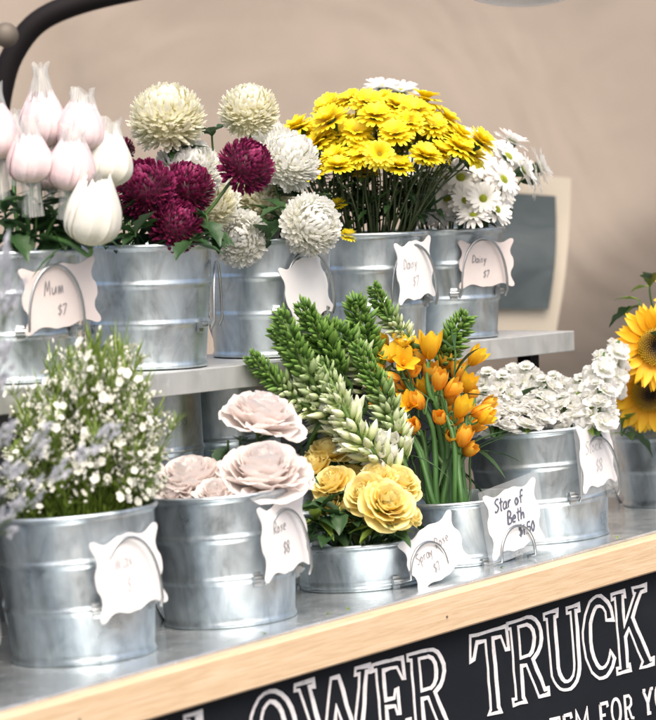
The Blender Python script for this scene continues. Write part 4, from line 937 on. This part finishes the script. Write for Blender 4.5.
# -- star shaped white spikes (tips up left)
SP = [spike_mesh(.20, 1, 120), spike_mesh(.24, 2, 84, 1.05, bs=1.45), spike_mesh(.17, 3, 130, .15), spike_mesh(.26, 4, 140, .62, bs=1.12)]
SPL = [.20, .24, .17, .26]
WS = [star_open(.027, 'waxf', s) for s in (1, 2)]
def spike(label, p, tip, foot, Y0, Y1, i, thick=1., nopen=0, grp='white flower spikes', name='flower_spike'):
    t_, b_ = at(*tip, Y1), at(*foot, Y0); d = t_ - b_; s = d.length / SPL[i]
    base, pts = stem_path(p, b_, .7, d.normalized()); root = link(name, None); root.location = base; tag(root, label, 'flower spike', grp)
    mb = MB(); tube(mb, [q - base for q in pts], .0045, 8); link('stem', mb.mesh('stem', M['paleGreen']), root)
    rot = d.to_track_quat('Z', 'Y') @ Matrix.Rotation(random.random() * 6, 3, 'Z').to_quaternion(); link('buds', SP[i], root, loc=b_ - base, rot=rot, scale=(thick, thick, s))
    for k in range(nopen):
        a = k * GA + 1; loc = b_ + d * (.04 + .22 * k / max(1, nopen)); o1 = d.normalized().orthogonal().normalized(); o2 = d.normalized().cross(o1); e = (o1 * cos(a) + o2 * sin(a)); e = (e + V((0, -.5, .3))).normalized()
        link('open_flower', WS[k % 2], root, loc=loc + e * .012 - base, rot=(e + d.normalized() * .5).normalized().to_track_quat('Z', 'Y'))
for j, a in enumerate([
    ('green tipped spike lying lowest at far left above the blush rose', (246, 356), (316, 412), 5.38, 5.34, 0, 1.0, 0),
    ('tall spike with a rounded green tip and cream buds down its side', (289, 312), (352, 436), 5.40, 5.33, 3, 1.25, 4),
    ('short dark green spike tip behind the tall rounded one', (275, 330), (318, 396), 5.46, 5.42, 2, 1.15, 0),
    ('green spike tip standing just behind the rounded tip', (298, 304), (345, 380), 5.52, 5.46, 2, 1.15, 0),
    ('fat green spike in the middle of the bunch', (327, 314), (368, 392), 5.55, 5.50, 0, 1.2, 0),
    ('broad upright green spike with feathery bracts', (357, 302), (372, 388), 5.60, 5.55, 2, 1.35, 0),
    ('slender green spike pointing up left over the orange flowers', (369, 287), (413, 345), 5.62, 5.60, 0, .9, 0),
    ('spike thick with white opening buds running down to the roses', (318, 366), (392, 474), 5.38, 5.36, 1, 1.1, 8),
    ('white budded spike nearest the orange flowers', (345, 352), (404, 466), 5.44, 5.44, 3, 1.15, 6),
    ('white budded spike low behind the yellow roses', (296, 392), (366, 456), 5.42, 5.42, 1, 1.1, 3)]):
    spike(a[0], W3, *a[1:])
spike('pale green leafy spike tip at the right of the orange flowers', P4, (472, 318), (440, 372), 5.72, 5.72, 2, 1.25, 0, 'orange flower stems')
for (px, py) in [(405, 450), (300, 430), (330, 420), (380, 420), (392, 440), (350, 430), (365, 400)]: leafy('green strap leaves among the flower spikes', W3, px, py, 5.5, 5, LONG, .6)

# -- orange stars
OC = [star_open(.030, 'orange', s, 0., cup=.95) for s in (1, 2)] + [star_open(.026, 'orange', 3, 1., cup=-.1), star_open(.030, 'orange', 4, 1., cup=.7)]
def orange(label, cross_px, top, Y, blooms, sr=.0066):
    h = at(*top, Y); tp = P4['pos'] + P4['M'].to_3x3() @ V((0, 0, P4['H'])); c = at(cross_px, 505, Y - .03); base = P4['pos'] + V((c.x - tp.x, c.y - tp.y, 0)) * -.3 + Z * .012
    pts = smooth_path([base, base.lerp(c, .6), c, c.lerp(h, .5) + V(((c.x - h.x) * .25 + rz.uniform(-.012, .012), rz.uniform(-.01, .01), 0)), c.lerp(h, .8) + V((rz.uniform(-.008, .008), 0, 0)), h], 6); root = link('orange_flower_stem', None); root.location = base; tag(root, label, 'orange flower', 'orange flower stems')
    mb = MB(); tube(mb, [q - base for q in pts], [sr * (1 - .5 * i / len(pts)) for i in range(len(pts))], 9, (random.random(), .5, .5)); link('stem', mb.mesh('stem', M['paleGreen']), root)
    for (px, py, dY, k, s, dv) in blooms:
        b = at(px, py, Y + dY); dv = V(dv).normalized(); s *= rz.uniform(1.35, 1.6); q = b - dv * .014 * s
        j = min(len(pts) - 2, max(12, int(len(pts) * .72))); a = pts[j]
        mb = MB(); tube(mb, [x - base for x in smooth_path([a, a.lerp(q, .5) + V((0, 0, .012)), q - dv * .012, q], 4)], .0019, 6, (.3, .5, .5)); link('flower_stalk', mb.mesh('stalk', M['paleGreen']), root)
        link('bloom', OC[k], root, loc=q - base, rot=dv.to_track_quat('Z', 'Y') @ Matrix.Rotation(random.random() * 6, 3, 'Z').to_quaternion(), scale=s)
    return root
orange('orange stem at the left holding flat yellow open flowers', 437, (398, 352), 5.58, [(377, 366, 0, 3, .85, (-.7, -.6, .3)), (390, 353, .0, 2, .9, (-.2, -.5, .9)), (405, 360, -.03, 2, 1., (.2, -.9, .5)), (403, 340, .02, 2, .85, (.1, -.3, 1)), (392, 378, -.02, 1, .75, (-.9, -.3, .1)), (412, 372, .0, 0, .75, (.5, -.6, .4))])
orange('orange stem topped by one tall golden cup in the middle', 446, (428, 362), 5.60, [(430, 346, 0, 3, 1.1, (.05, -.15, 1)), (387, 388, -.02, 0, .85, (-.9, -.3, .2)), (418, 401, -.06, 0, .82, (-.4, -.4, .8)), (420, 360, .03, 1, .8, (-.3, -.2, 1))])
orange('orange stem with cups turned to the right', 455, (440, 384), 5.56, [(440, 380, -.03, 0, .95, (.2, -.5, .8)), (452, 390, .0, 1, .9, (.7, -.3, .6)), (462, 408, -.02, 3, 1.0, (.4, -.3, .8)), (482, 412, .0, 0, .95, (1, -.2, .15)), (464, 437, -.03, 0, .92, (.3, -.3, .9))])
orange('orange stem with low cups on the left side', 430, (408, 410), 5.58, [(386, 410, -.02, 0, .85, (-.7, -.4, .5)), (408, 428, -.05, 1, .88, (-.6, -.5, .4)), (398, 392, .02, 0, .8, (-.5, -.3, .7))])
orange('orange stem at the back right with a yellow flower bent over', 462, (466, 372), 5.68, [(476, 357, 0, 3, .9, (.5, -.2, .6)), (458, 372, .02, 1, .85, (.2, -.3, .9)), (470, 395, .0, 0, .85, (.7, -.3, .5)), (446, 362, .03, 1, .8, (0, -.3, 1))])
orange('orange stem deep in the bunch half hidden by leaves', 450, (446, 400), 5.66, [(450, 408, 0, 0, .85, (.0, -.5, .8)), (436, 394, .0, 1, .8, (-.2, -.5, .8)), (472, 422, .02, 1, .8, (.6, -.3, .6))])
orange('orange stem filling the upper middle with overlapping cups', 448, (436, 392), 5.62, [(408, 385, .0, 0, .8, (-.3, -.5, .8)), (430, 372, -.01, 1, .85, (.1, -.5, .8)), (448, 398, -.04, 0, .85, (.3, -.6, .7)), (424, 388, .02, 3, .8, (-.2, -.4, .9)), (456, 418, -.03, 1, .85, (.5, -.5, .6))])
orange('orange stem standing behind the golden open flowers', 440, (415, 372), 5.66, [(398, 402, .0, 1, .8, (-.6, -.4, .5)), (416, 345, .0, 2, .8, (.2, -.6, .7)), (384, 342, .0, 3, .7, (-.4, -.3, .9)), (402, 418, .0, 0, .8, (-.5, -.5, .5))])
orange('orange stem leaning out over the white stock', 466, (474, 398), 5.62, [(468, 384, .0, 3, .8, (.3, -.4, .9)), (488, 404, .02, 0, .8, (.8, -.3, .5)), (476, 426, -.02, 1, .8, (.7, -.4, .4))])
orange('orange stem at the front left with cups drooping over the roses', 434, (402, 408), 5.54, [(384, 388, .0, 3, .8, (-.7, -.5, .4)), (394, 426, -.02, 1, .85, (-.5, -.6, .3)), (408, 402, .0, 2, .85, (-.1, -.8, .6)), (414, 426, -.02, 0, .85, (-.2, -.7, .5)), (378, 402, .0, 1, .8, (-.9, -.3, .2))])
orange('orange stem with a cluster hanging low at the right', 462, (466, 414), 5.55, [(452, 436, .0, 1, .8, (.1, -.8, .4)), (470, 450, .0, 0, .8, (.5, -.5, .3)), (486, 418, .0, 3, .8, (.8, -.4, .4)), (440, 418, -.02, 0, .8, (-.1, -.7, .6))])
for (px, top) in [(436, (420, 430)), (450, (447, 430)), (464, (462, 440)), (443, (436, 440))]:
    orange('thick bare green stalk in the low pail of orange flowers', px, top, 5.60 + rz.uniform(-.04, .06), [], .0074)
for (px, py) in [(412, 455), (425, 430), (445, 420), (460, 450), (470, 445), (418, 400), (438, 375), (455, 350)]: leafy('dark strap leaves in the low pail of orange flowers', P4, px, py, 5.64, 4, LONG, .75)

# -- white stock
ST = [floret_cluster(.13, 12, .031, s) for s in (1, 2)]
for i, (lab, tip, foot, Y) in enumerate([
    ('tall white stock spike rising at the right beside the sunflower', (603, 352), (592, 424), 5.84), ('white stock spike leaning back at the far right', (578, 375), (588, 425), 5.90), ('white stock spike left of the tall right one', (560, 395), (572, 428), 5.78),
    ('white stock spike at the left half of its pail', (500, 372), (510, 424), 5.80), ('white stock spike in the middle with visible stem', (525, 362), (532, 424), 5.90), ('white stock spike next to the orange flowers', (484, 388), (490, 426), 5.78),
    ('white stock spike low at the front middle', (540, 392), (536, 424), 5.76), ('white stock spike low behind the leaves', (556, 372), (556, 424), 5.95), ('white stock tip standing against the sunflower', (618, 340), (606, 395), 5.96), ('white stock spike low at the back left', (512, 392), (515, 428), 5.9), ('white stock spike touching the clear tag', (600, 380), (598, 428), 5.76),
    ('white stock spike standing up behind the orange cups', (488, 368), (492, 420), 5.92), ('white stock spike tall at the left of the middle', (512, 364), (518, 420), 5.94), ('white stock spike filling the middle dip', (545, 376), (546, 424), 5.82), ('white stock spike at the left rim in front', (486, 402), (492, 430), 5.74),
    ('white stock spike resting on the rim at the front left', (505, 405), (500, 432), 5.745), ('white stock spike resting on the rim in the middle', (532, 405), (524, 430), 5.75)]):
    t_, b_ = at(*tip, Y), at(*foot, Y - .02); d = t_ - b_; base, pts = stem_path(P5, b_, .8, d.normalized()); root = link('white_stock', None); root.location = base; tag(root, lab, 'stock flower', 'white stock')
    mb = MB(); tube(mb, [q - base for q in pts + [t_]], .004, 7); link('stem', mb.mesh('stem', M['paleGreen']), root)
    link('florets', ST[i % 2], root, loc=b_ - base, rot=d.to_track_quat('Z', 'Y'), scale=(1, 1, d.length / .135))
    for k in range(3): blm = None
for (px, py) in [(520, 415), (550, 412), (566, 415), (535, 418), (580, 418), (528, 408), (572, 408), (512, 398)]: leafy('long green leaves between the white stock spikes', P5, px, py, 5.76 + rz.uniform(-.02, .1), 5, LEAFL + ROSELEAF, 1.1)

# -- sunflowers
def sunflower_mesh(R, seed):
    random.seed(seed); mb = MB()
    for k in range(3):
        for i in range(19):
            ph = 2 * pi * (i + .33 * k + random.uniform(-.15, .15)) / 19; d = V((cos(ph), sin(ph), 0))
            petal(mb, d * R * .40 + Z * .003 * k, d, Z, R * .64 * random.uniform(.85, 1.1), R * .24, 'pt' if random.random() < .8 else 'tulip', .15 + .18 * k, -.5 + random.uniform(-.3, .45), .45, 7, 4, ruf=.05)
    pet = mb.mesh('petals', M['sunray']); me = MB(); lathe(me, [(0, .006), (R * .12, .009), (R * .3, .016), (R * .42, .012), (R * .47, .0)], 36, t=[(.5, 0, .5), (.5, .1, .5), (.5, .4, .5), (.5, .8, .5), (.5, 1, .5)])
    for i in range(260):
        r_ = R * .45 * sqrt((i + .5) / 260); z = .008 + .010 * sin(min(1, r_ / (R * .42)) * pi * .6); blob(me, V((r_ * cos(i * GA), r_ * sin(i * GA), z)), V((cos(i * GA) * .3, sin(i * GA) * .3, 1)), .006, .0019, 5, 3, (random.random(), 0, .5))
        n = 4 * 5
        for q in range(1, n + 1): me.t[-q] = (me.t[-q][0], r_ / (R * .45), .5)
    ey = me.mesh('eye', M['eye_s']); mc = MB()
    for i in range(16): d = V((cos(i * GA), sin(i * GA), 0)); petal(mc, V((0, 0, -.008)) + d * R * .2, d, Z, R * .42, R * .16, 'pt', -.1, -.4 + random.random() * .5, .3, 4, 2)
    lathe(mc, [(.004, -.02), (R * .3, -.01), (R * .46, .0)], 20); return pet, ey, mc.mesh('calyx', M['leafl'])
SF = [sunflower_mesh(.078, s) for s in (1, 2)]
def sunf(label, px, py, Y, s, dv, i): pe, ey, ca = SF[i]; dv = V(dv).normalized(); flower('sunflower', label, 'sunflower', 'sunflowers', P6, at(px, py, Y), dv, [('petals', pe), ('eye', ey), ('calyx', ca)], s, .006, 'paleGreen', .8, rl(MUMLEAF, 3, .6, .85, 1.3))
sunf('upper sunflower facing the street at the right edge', 657, 347, 6.02, 1.05, (-.05, -1, .12), 0)
sunf('lower sunflower tucked under the first, petals hanging down', 650, 392, 6.10, 1.0, (-.1, -1, -.25), 1)
sunf('sunflower behind the first one, mostly out of frame', 690, 300, 6.2, .9, (.3, -.8, .5), 1)
for (px, py) in [(622, 425), (640, 300), (650, 285), (655, 320), (632, 400)]: leafy('leafy sunflower stem at the right edge', P6, px, py, 6.12, 5, LEAFL + MUMLEAF[:1], 1.1)

# -- filler flowers and statice
WX = [sprig_mesh(.17, s) for s in (1, 2, 3, 4, 5)]
def sprig(kit, p, head, label, name, cat, grp, L, s, rad):
    top = p['pos'] + p['M'].to_3x3() @ V((0, 0, p['H'])); hv = V((head.x - top.x, head.y - top.y, 0)); k = min(1, p['R'] * .82 / max(hv.length, 1e-6)); foot = top + hv * k * .85 - Z * .03
    d = head - foot; root = link(name, None); root.location = foot - Z * .12 - hv * .1; tag(root, label, cat, grp); off = foot - root.location
    rot = d.to_track_quat('Z', 'Y') @ Matrix.Rotation(rz.random() * 6, 3, 'Z').to_quaternion(); sc = (s, s, d.length / L)
    mb = MB(); tube(mb, [V((0, 0, 0)), off], .0016, 5); tube(mb, [off, off + d * .2], .0015, 5); 
    for nm, me in zip(('stem', 'blossoms', 'leaves'), kit): link(nm, me, root, loc=off, rot=rot, scale=sc)
    link('lower_stem', mb.mesh('stem', M['leafl']), root)
for i in range(92):
    r_ = sqrt((i + .5) / 92); a = i * GA; x_ = r_ * cos(a); y_ = r_ * sin(a)
    topy = 345 + 66 * abs(x_) ** 2.4 + 26 * max(0, -x_) + rz.uniform(-10, 46) + (40 if y_ < -.3 else 0) * rz.random()
    sprig(WX[i % 5], P1, at(88 + 80 * x_, topy, 4.80 + .125 * y_), 'sprig of tiny white filler flowers standing in the front left pail', 'filler_sprig', 'filler flower', 'filler flower sprigs', .17, rz.uniform(.85, 1.15), 1)
SX = [sprig_mesh(.2, s, 'stat') for s in (11, 12, 13)]
for i, (px, py, Y) in enumerate([(-3, 268, 4.30), (3, 315, 4.28), (-14, 330, 4.30), (8, 362, 4.3), (-10, 388, 4.3), (4, 425, 4.28), (-14, 440, 4.3), (2, 475, 4.3), (48, 430, 4.4), (96, 434, 4.4), (-18, 285, 4.35)]):
    h = at(px, py, Y); lab = 'blurred pale lavender statice sprig at the left edge in front of the filler flowers'
    if px > 60: lab = 'statice sprig reaching right across the filler flowers, tip at %s' % ('the middle' if px > 100 else 'the left half')
    sprig(SX[i % 3], P0, h, lab, 'statice_sprig', 'statice', 'statice sprigs', .2, .5, 1)
# nail heads in the wood trim, and plant litter on the counter
for a_ in (-.30, .62, 1.62):
    mb = MB(); tube(mb, [V((0, 0, 0)), V((0, -.0012, 0))], .0022, 10); o = link('nail', mb.mesh('nail', M['knob']), cart)
    o.matrix_local = Matrix.Translation(-cart.location) @ frame_m(Ul, Bl, Zl, OL) @ Matrix.Translation((a_, EDGE - .0342, -.028 + .012 * sin(a_ * 9)))
LIT = [leaf_mesh(.016, .005, False, s, 'leafl') for s in (21, 22)]
for i, (a_, b_, lab) in enumerate([(.42, -.165, 'tiny green leaf scrap on the counter in front of the blush rose pail'), (.47, -.158, 'second tiny leaf scrap beside the first, in front of the blush roses'), (.22, -.17, 'leaf scrap on the counter between the filler pail and the rose pail'), (.92, -.17, 'leaf scrap on the counter right of the short pail'), (1.30, -.17, 'leaf scrap on the counter in front of the white stock pail')]):
    o = link('fallen_leaf', LIT[i % 2], None, loc=low(a_, b_, .0022), rot=(Matrix((Ul, Bl, Zl)).transposed() @ Matrix.Rotation(i * 1.9 + .4, 3, 'Z')).to_quaternion()); tag(o, lab, 'leaf scrap', 'plant litter on the counter')
